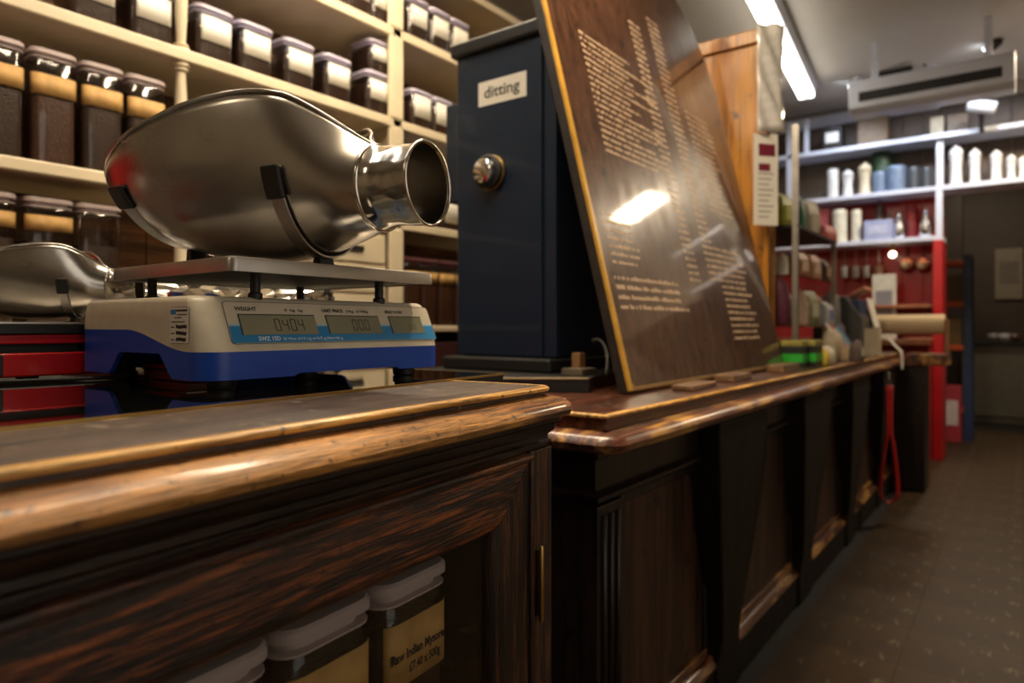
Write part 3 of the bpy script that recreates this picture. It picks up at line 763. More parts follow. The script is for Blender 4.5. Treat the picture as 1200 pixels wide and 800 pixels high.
# small red and silver box under the cream scale, visible through the side arch
t = thing('packet', 'small red and silver packet lying under the side arch of the cream scale', 'packet', (-1.0, .51, ZT+.0017))
b = bm_new(); box(b, -.03, .10, -.035, .035, 0, .012); obj('tray', b, colm(.30,.07,.03,.3), t, bev=.002)
b = bm_new(); box(b, -.03, .095, -.035, .035, .012, .0155); obj('silver_strip', b, m_steel, t, bev=.001)
b = bm_new(); box(b, -.03, .07, -.033, .033, .0155, .0225); obj('red_cover', b, m_redscale, t, bev=.002)
b = bm_new(); tube(b, [(-1.06, .02, ZT+.004), (-1.06, .15, ZT+.004), (-1.07, .3, ZT+.006), (-1.045, .41, ZT+.005), (-1.03, .47, ZT+.004), (-.95, .50, ZT+.012), (-.90, .52, ZT+.020)], .0024, 6)
tag(obj('power_cable', b, m_rubber, None, smooth='all'), 'thin black cable on the glass in front of the red scale', 'cable')

# ------------------------------------------------------------------ long counter (counter two)
XE = -.62; ZC = .834; Y0, Y1 = 1.12, 5.0
c2 = thing('shop_counter', 'long dark panelled counter receding down the shop, under the menu board', 'counter', (XE, Y0, 0))
def c2box(name, x0, x1, y0, y1, z0, z1, m, **k):
    b = bm_new(); box(b, x0-XE, x1-XE, y0-Y0, y1-Y0, z0, z1); return obj(name, b, m, c2, **k)
Lc = Y1-Y0
c2box('worktop', -1.54, XE-.003, Y0+.004, Y1, ZC-.030, ZC, m_c2top)
pth = [(-.92, 0), (0, 0), (0, Lc)]
b = bm_new(); sweep(b, pth, [(-.012, ZC-.007), (-.001, ZC-.007), (.0005, ZC-.003), (-.003, ZC), (-.012, ZC+.0004)])
obj('board_edge', b, m_edge, c2, smooth='all')
b = bm_new(); sweep(b, arcpath([(-.92, 0), (0, 0), (0, Lc)], .01, 3), [(-.05, ZC-.031), (.004, ZC-.031), (.012, ZC-.033), (.030, ZC-.034), (.040, ZC-.040), (.045, ZC-.050), (.042, ZC-.061), (.032, ZC-.068), (.016, ZC-.071), (-.05, ZC-.071)])
obj('nosing', b, m_c2nose, c2, smooth=True)
c2box('carcass', -1.40, -.690, Y0+.02, Y1-.02, 0, ZC-.03, m_c2body)
b = bm_new(); sweep(b, [(-.78, .02), (-.035, .02), (-.035, Lc)], [(-.05, ZC-.071), (.010, ZC-.071), (.010, ZC-.085), (-.002, ZC-.092), (-.002, ZC-.150), (.004, ZC-.156), (.012, ZC-.160), (.012, ZC-.168), (.002, ZC-.176), (-.010, ZC-.180), (-.05, ZC-.180)])
obj('frieze', b, m_c2body, c2, smooth=True)
c2box('plinth', -.70, -.652, Y0+.02, Y1, 0, .10, m_pil, bev=.004)
b = bm_new(); sweep(b, [(-.035, .02), (-.035, Lc)], [(-.05, .10), (.006, .10), (.006, .108), (-.004, .118), (-.012, .124), (-.05, .124)]); obj('plinth_mould', b, m_c2nose, c2, smooth=True)
# panels + tapered console pilasters
cys = [1.85, 2.67, 3.49, 4.31]
edges = [1.24]+cys+[4.95]
for k in range(len(edges)-1):
    a, c = edges[k], edges[k+1]
    a2, c2_ = a+(.03 if k == 0 else .09), c-.09
    pn = c2box('panel', -.698, -.680, a2, c2_, .124, ZC-.18, m_c2panel)
    for nm, q in (('panel_mould', (a2, c2_, .124, .150)), ('panel_mould', (a2, c2_, ZC-.205, ZC-.18)), ('panel_mould', (a2, a2+.02, .150, ZC-.205)), ('panel_mould', (c2_-.02, c2_, .150, ZC-.205))):
        b = bm_new(); box(b, -.682-XE, -.670-XE, q[0]-Y0, q[1]-Y0, q[2], q[3]); o = obj(nm, b, m_c2nose if q[3] < .2 else m_c2body, pn, bev=.004)
def console(yc, k=1):
    prof = [(.0, ZC-.072, .19), (.0, ZC-.12, .195), (0, ZC-.20, .19), (0, .50, .165), (0, .36, .12), (0, .24, .085), (0, .17, .070), (0, .13, .075), (0, .10, .09), (0, 0, .09)]
    L_ = [(-w, z) for _, z, w in prof]; R_ = [(w, z) for _, z, w in prof[::-1]]
    b = bm_new()
    pts = L_+R_
    f0 = lambda p: (-.690-XE, yc+p[0]-Y0, p[1])
    f1 = lambda p: (-.598-XE-.045*(1-min(1, max(0, (p[1]-.1)/.5))), yc+p[0]-Y0, p[1])
    prism(b, pts, f0, f1); o = obj('console_pilaster', b, m_pil, c2, bev=.006)
for yc in cys: console(yc)
# fluted end pilaster
b = bm_new(); pts = [(.0, ZC-.18), (.105, ZC-.18), (.100, .40), (.075, .22), (.085, .10), (0, .10)]
prism(b, pts, lambda p: (-.69-XE, p[0]+.02, p[1]), lambda p: (-.650-XE, p[0]+.02, p[1])); ep = obj('end_pilaster', b, m_c2body, c2, bev=.004)
for k in range(3):
    b = bm_new(); tube(b, [(-.648-XE, .040+.028*k, ZC-.2), (-.648-XE, .040+.028*k, .42), (-.648-XE, .040+.022*k, .24)], .006, 8); obj('flute', b, m_c2body, ep, smooth='all')
# return pedestal at the far end
c2box('return_panel', -.66, -.475, 4.76, Y1-.002, 0, ZC-.072, m_c2body, bev=.004)
c2box('return_top', -.58, -.36, 4.73, Y1, ZC-.070, ZC-.0005, m_c2nose, bev=.006)

# raised slab on which the grinder stands
ZS = .8695
b = bm_new(); prism_z(b, [(-1.50, 1.125), (-1.088, 1.309), (-.867, 1.475), (-.90, 1.56), (-1.0, 2.12), (-1.50, 2.12)], ZC, ZS)
tag(obj('raised_plinth', b, m_black, None, bev=.002), 'low black plinth under the coffee grinder at the near end of the long counter', 'plinth')
b = bm_new(); tube(b, [(-1.088, 1.3085, ZS), (-.867, 1.4745, ZS)], .0022, 6)
tag(obj('brass_strip', b, plain('dull gilt strip', (.30,.19,.07), .5), None), 'thin brass edging strip along the black plinth in front of the grinder', 'strip')
# block on end under grinder + wedge
t = thing('timber_wedge', 'grey wooden wedge lying at the right foot of the black grinder', 'wedge', (-.955, 1.565, ZS))
b = bm_new(); box(b, -.035, .03, -.025, .05, 0, .018); obj('block', b, plain('grey timber', (.13,.10,.07), .6, noise=.3), t, bev=.002)
b = bm_new(); box(b, -.030, -.005, .02, .05, .018, .058); obj('upright_chip', b, plain('tan timber', (.28,.15,.06), .6), t, bev=.001)
b = bm_new(); pts = [(-.96, 1.66, ZS+.085)]
for k in range(1, 12):
    a = k/11; pts.append((-.96+.075*math.sin(a*PI*.55)+.02*a, 1.64-.08*a, ZS+.085+.03*math.sin(a*PI*.9)*(1-a)-.08*a*a))
tube(b, pts, .0038, 8); tag(obj('power_cable', b, plain('grey cable', (.10,.10,.09), .4), None, smooth='all'), 'grey cable curving from the grinder foot behind the menu board', 'cable')

# ------------------------------------------------------------------ coffee grinder
gr = thing('coffee_grinder', 'tall navy black coffee grinder cabinet with chrome knob, between scale and menu board', 'grinder', (-1.15*1.07, 1.49*1.07, ZS))
gr.scale = (1.07, 1.07, 1.07)
ZS = .878   # the grinder is built at 1/1.07 of its size and distance
gx = lambda X: X+1.15
GH = 1.776-ZS
def gbox(name, x0, x1, y0, y1, z0, z1, m, par=gr, **k):
    b = bm_new(); box(b, gx(x0), gx(x1), y0-1.49, y1-1.49, z0, z1); return obj(name, b, m, par, **k)
gbox('foot_plate', -1.337, -.966, 1.448, 1.92, .0, .037, m_grinderlid, bev=.008, seg=3)
gbox('body', -1.308, -.973, 1.500, 1.90, .037, GH-.002, m_grinder, bev=.006)
gbox('door', -1.315, -1.020, 1.489, 1.501, .040, GH-.004, m_grinder, bev=.003)
gbox('corner_post', -1.008, -.973, 1.489, 1.502, .040, GH-.02, m_grinder, bev=.003)
gbox('lid', -1.330, -1.000, 1.472, 1.915, GH-.004, GH+.036, m_grinderlid, bev=.008, seg=3)
gbox('motor_housing', -1.425, -1.306, 1.56, 1.88, .50, .80, m_grinder, bev=.005)
p0 = onY(561, 107, 1.489)
a = onY(561, 98, 1.489); c = onY(617, 88, 1.489); d = onY(561, 126, 1.489)
b = bm_new(); box(b, gx(a.x), gx(c.x), -.0022, -.0009, d.z-ZS, a.z-ZS); pl = obj('name_plate', b, m_label, gr)
hh = a.z-d.z; ww = c.x-a.x
text('lettering', 'ditting', hh*.66, m_ink, pl, frame_m((gx(a.x)+ww*.12, -.0024, d.z-ZS+hh*.30), (1, 0, 0), (0, 0, 1)), width=ww*.74, bold=.0007)
kc = onY(577, 203, 1.489)
b = bm_new(); Mk = Matrix.Translation((gx(kc.x), -.001, kc.z-ZS)) @ Matrix.Rotation(PI/2, 4, 'X')
lathe(b, [(.001, 0), (.046, 0), (.046, .010), (.043, .018), (.040, .026), (.001, .026)], 28, Mk); kn = obj('knob', b, m_rubber, gr, smooth=True)
b = bm_new(); lathe(b, [(.047, .003), (.0485, .005), (.0485, .012), (.047, .014)], 28, Mk, cap=False); obj('knob_ring', b, m_brass, kn, smooth=True, solid=.002)
b = bm_new(); tube(b, [Mk @ Vector((.041*math.cos(a_)*(1), .041*math.sin(a_), .022)) for a_ in [2*PI*i/36 for i in range(36)]], [.0075 if i % 2 else .006 for i in range(36)], 8, True); obj('knob_grip', b, m_rubber, kn, smooth='all')
b = bm_new(); lathe(b, [(.001, .026), (.034, .026), (.036, .034), (.033, .044), (.024, .049), (.010, .050), (.001, .050)], 28, Mk); obj('knob_cap', b, m_chrome, kn, smooth=True)

# ------------------------------------------------------------------ menu board leaning against the grinder
LEAN = .244
sg = thing('menu_board', 'tall varnished wooden menu board with gilt edge and pale lettering, leaning on the grinder', 'sign', (-.762, 1.487, ZC+.0085))
tilt = bpy.data.objects.new('x', None)
RM = Matrix.Rotation(-LEAN, 4, 'Y')
SL, SH = 1.35, 1.60
def sg_obj(name, b, m, par=sg, **k):
    bmesh.ops.transform(b, matrix=RM, verts=b.verts); return obj(name, b, m, par, **k)
def board_outline(i=0, r=.42):
    out = [(i, i), (SL-i, i)]
    for k in range(13):
        a = PI/2*k/12; out.append((SL-i-(r)+(r)*math.cos(a), SH-i-r+r*math.sin(a)))
    for k in range(13):
        a = PI/2+PI/2*k/12; out.append((i+.10+.10*math.cos(a), SH-i-.10+.10*math.sin(a)))
    return out
b = bm_new(); prism(b, board_outline(), lambda p: (-.030, p[0], p[1]), lambda p: (-.005, p[0], p[1])); sg_obj('backing_board', b, plain('dark edge wood', (.022,.017,.014), .5, noise=.4), bev=.002)
b = bm_new(); prism(b, board_outline(.012), lambda p: (-.0045, p[0], p[1]), lambda p: (.0, p[0], p[1])); face = sg_obj('board_face', b, m_signwood)
# gilt edging: near vertical edge and a thin bead at the bottom
b = bm_new(); box(b, -.0045, .0045, -.001, .0155, .0, SH-.05); sg_obj('gilt_edge', b, m_gold, bev=.002)
b = bm_new(); box(b, -.0045, .0025, .0125, SL, .0, .010); box(b, .0, .0025, .0125, .030, .010, .016); sg_obj('bottom_bead', b, plain('tan bead', (.28,.16,.06), .4), bev=.001)
# lettering: rows of pale painted words (too small to read)
def rows(specs):
    b = bm_new(); rnd = random.Random(5)
    for y0, y1, z0, z1, step, hgt, jit in specs:
        z = z1
        while z > z0:
            y = y0; ye = y1-rnd.random()*jit*(y1-y0)
            while y < ye:
                l = rnd.uniform(.006, .012)
                box(b, .0001, .0005, y, min(y+l, ye), z, z+hgt*rnd.choice((.7, .75, 1)))
                y += l+(.0035 if rnd.random() > .22 else .012)
            z -= step
    return b
def sgc(px, py):
    k = (px-600)/800; d = Vector((.8*k-.6, .6*k+.8, -(py-382)/800)); n_ = Vector((math.cos(LEAN), 0, math.sin(LEAN)))
    p0 = Vector(sg.location); o = Vector((0,0,1)); tt = (p0-o).dot(n_)/d.dot(n_); p = o+tt*d-p0
    return p.y, p.dot(Vector((-math.sin(LEAN), 0, math.cos(LEAN))))
specs = []
def block(pa, pb, py0, py1, step, hg, jit, ym=None):
    ym = ym or (py0+py1)/2
    specs.append((sgc(pa, ym)[0], sgc(pb, ym)[0], sgc((pa+pb)/2, py1)[1], sgc((pa+pb)/2, py0)[1], step, hg, jit))
block(700, 770, 75, 190, .020, .0085, .5)
block(714, 752, 258, 318, .022, .010, .35)
block(726, 806, 332, 372, .026, .012, .12)
block(776, 787, 60, 330, .023, .010, .0, 190)
block(799, 810, 60, 330, .023, .010, .0, 190)
block(820, 846, 150, 250, .024, .009, .4)
block(850, 884, 300, 400, .023, .010, .3)
b = rows(specs); sg_obj('lettering', b, m_signtext, face, kind='stuff')
# wooden blocks keeping the board foot in place
for k, (y, l, x, z, lb) in enumerate(((1.66, .19, -.700, 0, 'flat pale wooden block on the long counter, nearest the foot of the menu board'), (2.00, .17, -.712, 0, 'pale wooden block at the middle of the menu board foot'), (2.52, .20, -.712, 0, 'small wooden block under the far end of the menu board'))):
    b = bm_new(); box(b, -.030, .030, 0, l, 0, .014+.006*k)
    o = obj('wooden_block', b, wood('block wood %d' % k, (.10,.05,.022), (.20,.11,.05), (.32,.18,.09), 'Y', 1.5, .45), None, bev=.003); o.location = (x, y, ZC+.0006); o.rotation_euler = (0, 0, .05-.03*k); tag(o, lb, 'block')

# ------------------------------------------------------------------ amber wooden cabinet beyond the board
cb = thing('wooden_cabinet', 'tall amber wooden cabinet standing on the long counter beyond the menu board', 'cabinet', (-1.16, 2.90, ZC))
def cbx(name, x0, x1, y0, y1, z0, z1, m, **k):
    b = bm_new(); box(b, x0+1.16, x1+1.16, y0-2.90, y1-2.90, z0, z1); return obj(name, b, m, cb, **k)
cbx('side_board', -1.44, -.868, 2.90, 2.925, 0, 1.405, m_amber, bev=.002)
cbx('corner_post', -.868, -.843, 2.89, 2.93, 0, 1.405, m_amber, bev=.004)
cbx('front_panel', -.868, -.850, 2.93, 3.01, 0, 1.405, m_amber)
cbx('back_panel', -1.44, -1.42, 2.925, 3.01, 0, 1.405, m_amber)
cbx('top_board', -1.46, -.832, 2.882, 3.015, 1.345, 1.405, m_amber, bev=.006)
# papers pinned on the cabinet's front
def poly_sheet(name, pts, m, label, cat, loc, th=.0015):
    b = bm_new(); prism(b, pts, lambda p: (0, p[0], p[1]), lambda p: (th, p[0], p[1])); o = obj(name, b, m, None); o.location = loc; return tag(o, label, cat)
sl = thing('plastic_sleeve', 'shiny crumpled plastic sleeve hanging on the upper right side of the amber cabinet', 'plastic sleeve', (-.868, 2.80, ZC+.95), math.radians(-40))
b = bm_new(); G = []
for i in range(13):
    row = []
    for j in range(9):
        y = .125*j/8; z = .44*i/12; row.append(b.verts.new((.012+.018*math.sin(i*1.3+j*.9)*math.sin(j*PI/8)+.006*math.sin(3.1*i), y*(1-.1*math.sin(i/12*PI)), z)))
    G.append(row)
for i in range(12):
    for j in range(8): b.faces.new((G[i][j], G[i][j+1], G[i+1][j+1], G[i+1][j]))
obj('sheet', b, plain('glossy film', (.62,.60,.57), .12, 0, .1, 8, coat=.8), sl, smooth='all', solid=.001)
ps = thing('price_card', 'white price card with maroon lettering hanging below the plastic sleeve on the amber cabinet', 'card', (-.868, 2.80, ZC+.575), math.radians(-40))
b = bm_new(); box(b, 0, .002, -.01, .10, 0, .37); cd = obj('card', b, m_label, ps)
b = bm_new()
for z, h_, r_ in ((.33, .05, 1), (.27, .03, .7)):
    box(b, .0021, .0026, .012, .012+.075*r_, z-.05, z-.05+h_)
o = obj('maroon_print', b, colm(.16,.01,.03), cd, kind='stuff')
b = bm_new()
for k in range(9): box(b, .0021, .0026, .01, .06+.03*((k*7) % 3)/3, .03+.022*k, .037+.022*k)
obj('small_print', b, colm(.35,.33,.32), cd, kind='stuff')

# ------------------------------------------------------------------ wall shelves on the left
XS, XB = -2.0, -2.36
sh = thing('wall_shelving', 'cream painted wooden shelving along the left wall filled with jars', 'shelving', (XB, 1.2, 0))
def sbox(name, x0, x1, y0, y1, z0, z1, m, **k):
    b = bm_new(); box(b, x0-XB, x1-XB, y0-1.2, y1-1.2, z0, z1); return obj(name, b, m, sh, **k)
YA, YB = -.9, 4.6
SHZ = {0: (.975, 1.0), 1: (1.386, 1.420), 2: (1.790, 1.826), 3: (2.150, 2.188), 4: (2.480, 2.515)}
for k, (z0, z1) in SHZ.items():
    s_ = sbox('shelf', XB, XS-.012, YA, YB, z0+.004, z1, m_white)
    b = bm_new(); box(b, XS-.014-XB, XS-XB, YA-1.2, YB-1.2, z0, z1+.001); obj('shelf_lipping', b, m_white, s_, bev=.006, seg=3)
zprev = .0
for k in range(28):
    y = YA+.2*k; b = bm_new(); box(b, -.018, 0, y-1.2, y+.197-1.2, 0, 2.75)
    obj('back_board', b, m_backwood, sh, bev=.002)
sbox('base_cupboard', XB, XS+.02, YA, YB, 0, .93, colm(.05,.012,.012,.5))
sbox('side_panel', XB, XS, 1.885, 1.925, 1.0, 2.75, m_white)
for k in range(5):
    zlo = [1.0, 1.42, 1.826, 2.188, 2.515][k]; zhi = [1.386, 1.79, 2.15, 2.48, 2.75][k]
    sbox('face_stile', XS-.016, XS+.004, 1.865, 1.935, zlo, zhi, m_white, bev=.004)
    h_ = zhi-zlo; r = .018
    prof = [(.024, 0), (.024, .03), (.015, .035), (.021, .05), (.021, .06), (.013, .075), (.017, .30), (.019, .5), (.017, .70), (.013, .925), (.021, .94), (.021, .95), (.015, .965), (.024, .97), (.024, 1.0)]
    for yy in (1.046, -.1):
        b = bm_new(); lathe(b, [(r_, s_*h_ if s_ > .08 else s_*h_) for r_, s_ in prof], 16, Matrix.Translation((XS-.03-XB, yy-1.2, zlo)))
        obj('turned_post', b, m_white, sh, smooth=True)
# white drawer block standing at the bottom bay left of the stile
dwb = thing('drawer_box', 'cream box of small drawers under the shelf behind the scale, left of the white stile', 'drawers', (-2.18, 1.69, 1.0))
b = bm_new(); box(b, -.15, .165, -.17, .165, 0, .36); obj('case', b, m_white, dwb, bev=.004)
for k in range(3):
    b = bm_new(); box(b, .165, .178, -.155, .150, .015+.114*k, .118+.114*k); d_ = obj('drawer', b, m_white, dwb, bev=.003)
    b = bm_new(); box(b, .178, .186, -.04, .04, .055+.114*k, .075+.114*k); obj('drawer_pull', b, m_rubber, d_, bev=.002)
# fancy scroll bracket at the top right of the shelving
br = thing('scroll_bracket', 'white carved scroll bracket under the top shelf above the grinder', 'bracket', (XS+.004, 3.03, 2.50))
b = bm_new(); pts = []
for i in range(40):
    a = i/39*PI*3.6; r = .012+.075*i/39; pts.append((0.02, r*math.cos(a)*.8, -.02+r*math.sin(a)))
tube(b, pts, .018, 8); obj('scroll', b, m_white, br, smooth='all')
b = bm_new(); box(b, .0, .03, -.11, .13, -.16, .10); obj('plate', b, m_white, br, bev=.01)

# jars on the shelves --------------------------------------------------
def yfor(px, X=XS-.03): return onX(px, 382, X).y
G1 = 'tall coffee jars on the lower left shelf'
names = ['tall coffee jar with kraft label, leftmost on the middle shelf, cut by the frame', 'tall coffee jar with kraft label, second from the left edge on the middle shelf', 'tall coffee jar with kraft label, third from the left edge on the middle shelf', 'tall coffee jar with kraft label, fourth from left beside the turned white post']
for (pa, pb, py), nm in zip(((-30, 30, 25), (37, 92, 40), (95, 149, 57), (150, 197, 76)), names):
    ya, yb = yfor(pa), yfor(pb); zz = onX((pa+pb)/2, py, XS-.03).z
    w_ = .108; jar('coffee_jar', nm, (XS-.03-w_/2, (ya+yb)/2, 1.4205), w_, .300, m_kraft, (.60, .78), .58 if pa < 30 else .6, m_beansred if pa in (37,) else m_beans, m_lid, 0, G1)
# extra tall jars hidden partly behind the scoop
for k, px in enumerate((262, 312, 358, 400)):
    y = yfor(px); jar('coffee_jar', ['tall coffee jar just right of the turned post, mostly behind the scoop', 'tall coffee jar behind the top of the scoop', 'tall coffee jar behind the scoop, under the short white labelled jars', 'tall coffee jar behind the neck of the scoop'][k], (XS-.09, y, 1.4205), .108, .300, m_kraft, (.60, .78), .58, m_beans, m_lid, 0, G1)
# bottom shelf jars left
for k, (pa, lb) in enumerate(((-20, 'dark coffee jar with kraft label on the bottom shelf, cut by the left edge'), (50, 'dark coffee jar with kraft label on the bottom shelf above the silver scoops'), (108, 'dark coffee jar with no label facing out on the bottom shelf, beside the brown boards'))):
    jar('coffee_jar', lb, (XS-.10, yfor(pa, XS-.1), 1.0005), .115, .335, m_kraft if k < 2 else None, (.74, .86), .66, m_beans, m_lid, 0, 'dark jars on the bottom shelf')
for k, px in enumerate((487, 507, 527, 546)):
    jar('coffee_jar', ['brown coffee jar with kraft label on the bottom shelf beside the white stile', 'brown coffee jar with kraft label second from the white stile, over the scale end', 'brown coffee jar with kraft label third from the white stile, beside the grinder edge', 'brown coffee jar mostly hidden behind the grinder on the bottom shelf'][k], (XS-.075, yfor(px, XS-.02), 1.0005), .098, .285, m_kraft, (.64, .80), .6, m_beansred, plain('maroon lid', (.10,.03,.03), .4) if k == 0 else bpy.data.materials['maroon lid'], 0, 'brown jars on the bottom shelf')
# short white-labelled jars on the upper shelf (z 1.826)
G2 = 'short white labelled jars on the upper shelf'
sj = [(112, 'short jar with white label, leftmost on the upper shelf by a blue edge'), (181, 'short jar with white label left of the turned post on the upper shelf'), (254, 'short jar with white label just right of the turned post'), (302, 'short jar with white label second right of the turned post'),
      (353, 'short jar with white label third right of the turned post'), (398, 'short jar with white label fourth right of the turned post'), (446, 'short jar with white label, lower of the stacked pair by the white stile')]
for px, lb in sj:
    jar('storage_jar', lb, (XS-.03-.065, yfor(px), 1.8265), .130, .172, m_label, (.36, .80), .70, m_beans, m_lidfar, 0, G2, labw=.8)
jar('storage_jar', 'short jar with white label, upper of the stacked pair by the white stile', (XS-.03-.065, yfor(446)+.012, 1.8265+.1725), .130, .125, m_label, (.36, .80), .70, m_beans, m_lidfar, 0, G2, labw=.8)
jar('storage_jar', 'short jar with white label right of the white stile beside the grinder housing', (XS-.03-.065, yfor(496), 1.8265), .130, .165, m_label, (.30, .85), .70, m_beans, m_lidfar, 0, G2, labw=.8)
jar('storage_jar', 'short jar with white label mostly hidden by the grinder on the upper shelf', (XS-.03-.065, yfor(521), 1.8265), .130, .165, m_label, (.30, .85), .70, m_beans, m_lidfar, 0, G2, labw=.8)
G3 = 'short white labelled jars on the third shelf'
for px, lb in ((392, 'dark jar at the top edge, leftmost on the third shelf'), (422, 'dark jar at the top edge left of the white stile'), (451, 'dark jar at the top edge touching the white stile'), (492, 'white labelled jar on the third shelf right of the stile'), (518, 'white labelled jar on the third shelf, second right of the stile'), (541, 'white labelled jar on the third shelf just above the grinder corner')):
    jar('storage_jar', lb, (XS-.03-.065, yfor(px), 2.1885), .130, .185, m_label, (.36, .80), .70, m_beans, m_lidfar, 0, G3, labw=.8)
# lower shelf between scoop spout and grinder
for k, px in enumerate((478, 505, 531)):
    jar('storage_jar', ['white labelled jar behind the spout, beside the white stile', 'white labelled jar seen between the spout and the grinder', 'white labelled jar touching the grinder edge behind the spout'][k], (XS-.03-.065, yfor(px), 1.4205), .130, .175, m_label, (.20, .85), .70, m_beans, m_lidfar, 0, 'short white labelled jars behind the spout', labw=.8)
# small kraft boxes in the second row
for k, (px, z, lb) in enumerate(((265, 1.8265, 'small kraft box with white label behind the jars, right of the turned post'), (312, 1.8265, 'small kraft box with white label behind the upper shelf jars, second from the post'), (350, 1.8265, 'small kraft box in the back row behind the third short jar'), (525, 1.8265, 'kraft box behind the jars at the grinder corner'), (548, 2.1885, 'round kraft tin on the third shelf above the grinder'))):
    t = thing('cardboard_box', lb, 'box', (-2.25, yfor(px, -2.25), z)); 
    b = bm_new(); box(b, -.06, .05, -.05, .05, 0, .20); bx_ = obj('carton', b, m_kraft, t, bev=.004)
    b = bm_new(); box(b, .0503, .0515, -.035, .035, .09, .17); obj('paper_label', b, m_label, bx_)
b = bm_new(); box(b, 0, .02, 0, .02, 0, .15); o = obj('folder', b, colm(.04,.10,.25), None, bev=.002); o.location = (XS-.06, yfor(96), 1.8265); tag(o, 'thin blue folder standing at the left end of the upper shelf', 'folder')

# ------------------------------------------------------------------ far wall shelving (white, red backed)
YF = 5.98
fs_ = thing('wall_shelving', 'white shelving with red back boards on the far wall', 'shelving', (-.50, YF, 0))
def fb(name, x0, x1, y0, y1, z0, z1, m, **k):
    b = bm_new(); box(b, x0+.50, x1+.50, y0-YF, y1-YF, z0, z1); return obj(name, b, m, fs_, **k)
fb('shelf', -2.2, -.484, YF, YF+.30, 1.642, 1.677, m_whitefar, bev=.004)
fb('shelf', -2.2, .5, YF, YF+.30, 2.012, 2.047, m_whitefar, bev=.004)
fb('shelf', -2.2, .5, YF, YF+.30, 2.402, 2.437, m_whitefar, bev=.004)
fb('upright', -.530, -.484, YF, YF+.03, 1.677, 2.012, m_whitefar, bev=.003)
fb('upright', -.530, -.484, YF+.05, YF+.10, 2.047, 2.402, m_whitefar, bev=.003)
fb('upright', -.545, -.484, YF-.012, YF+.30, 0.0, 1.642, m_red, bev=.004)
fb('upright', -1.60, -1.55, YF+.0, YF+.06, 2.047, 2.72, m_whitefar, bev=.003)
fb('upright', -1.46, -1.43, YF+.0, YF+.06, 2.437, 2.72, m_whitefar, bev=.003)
for k in range(12):
    x = -2.2+.142*k; b = bm_new(); box(b, x+.50, x+.139+.50, .305, .325, 0, 2.012); obj('back_board', b, m_redback if k < 9 else m_red, fs_, bev=.002)
for k in range(19):
    x = -2.2+.142*k; b = bm_new(); box(b, x+.50, x+.139+.50, .305, .325, 2.047, 2.72); obj('back_board', b, plain('brown board', (.09,.06,.04), .5) if k == 0 else bpy.data.materials['brown board'], fs_, bev=.002)
fb('worktop', -2.2, -.55, YF-.25, YF+.30, .86, .90, wood('red brown table', (.08,.02,.01), (.2,.06,.02), (.35,.12,.04), 'X', 1, .4), bev=.004)
fb('cupboard', -2.2, -.55, YF-.05, YF+.30, 0, .86, m_redback)
fb('lower_shelf', -1.0, -.55, YF+.02, YF+.30, 1.14, 1.165, wood('orange shelf', (.2,.06,.02), (.32,.10,.03), (.42,.15,.05), 'X', 1, .4), bev=.003)

# pepper mills, tins, pots on far shelves
def mill(label, px0, px1, ztop_py, zbase, m, cat='pepper mill', name='pepper_mill', y=None, style=0, group=None):
    y = y or YF+.09; pc = onY((px0+px1)/2, 200, y); zc = Vector(pc); k = ((px0+px1)/2-600)/800; dep = y/(.6*k+.8)
    r = (px1-px0)/800*dep/2; h = 1-(ztop_py-382)/800*dep-zbase
    t = thing(name, label, cat, (pc.x, y, zbase+.0005), 0, group)
    b = bm_new()
    if style == 0:
        lathe(b, [(r, 0), (r, .03*h), (r*.8, .08*h), (r*.72, .45*h), (r*.85, .66*h), (r*.95, .72*h), (.001, .72*h)], 18); obj('body', b, m, t, smooth=True)
        b = bm_new(); lathe(b, [(r*.5, .72*h), (r*.9, .75*h), (r*.95, .85*h), (r*.6, .94*h), (r*.25, .955*h), (r*.25, h), (.001, h)], 18); obj('head', b, m, t, smooth=True)
    elif style == 1:
        lathe(b, [(r, 0), (r, .82*h)], 18); obj('body', b, m, t, smooth=True, bev=.002)
        b = bm_new(); lathe(b, [(r*1.04, .82*h), (r*1.04, .94*h), (r*.9, h), (.001, h)], 18); obj('lid', b, m, t, smooth=True)
    else:
        lathe(b, [(r*.7, 0), (r, .1*h), (r*.95, .45*h), (r*.5, .7*h), (r*.55, .78*h), (.001, .78*h)], 18); obj('body', b, m, t, smooth=True)
        b = bm_new(); lathe(b, [(r*.6, .78*h), (r*.3, .88*h), (r*.18, .92*h), (r*.22, h), (.001, h)], 18); obj('lid', b, m, t, smooth=True)
        b = bm_new(); tube(b, [(r*.8, 0, .65*h), (r*1.5, 0, .6*h), (r*1.5, 0, .3*h), (r*.95, 0, .2*h)], r*.12, 6); obj('handle', b, m_rubber, t, smooth='all')
    return t
wm = colm(.72,.70,.66,.4); gb = colm(.14,.19,.27,.35); ck = colm(.60,.50,.34,.4); dkm = colm(.05,.06,.07,.4)
mill('small white mill left end of the far middle shelf', 970, 982, 199, 2.047, wm, style=1)
mill('white pepper mill second from left on the far middle shelf', 987, 1000, 199, 2.047, wm)
mill('tall cream pepper mill third on the far middle shelf', 1006, 1021, 191, 2.047, ck)
mill('blue grey canister on the far middle shelf, left of two', 1023, 1038, 202, 2.047, gb, 'canister', 'canister', style=1)
mill('wider blue grey canister on the far middle shelf, right of two', 1040, 1060, 195, 2.047, gb, 'canister', 'canister', style=1)
mill('black canister on the far middle shelf beside the blue canisters', 1064, 1076, 196, 2.047, dkm, 'canister', 'canister', style=1)
mill('dark slim flask on the far middle shelf left of the tall white mill', 1080, 1090, 196, 2.047, dkm, 'flask', 'flask', style=1)
mill('dark green tin behind the cream pepper mill on the far middle shelf', 1022, 1044, 180, 2.047, colm(.02,.05,.02,.5), 'canister', 'canister', YF+.22, 1)
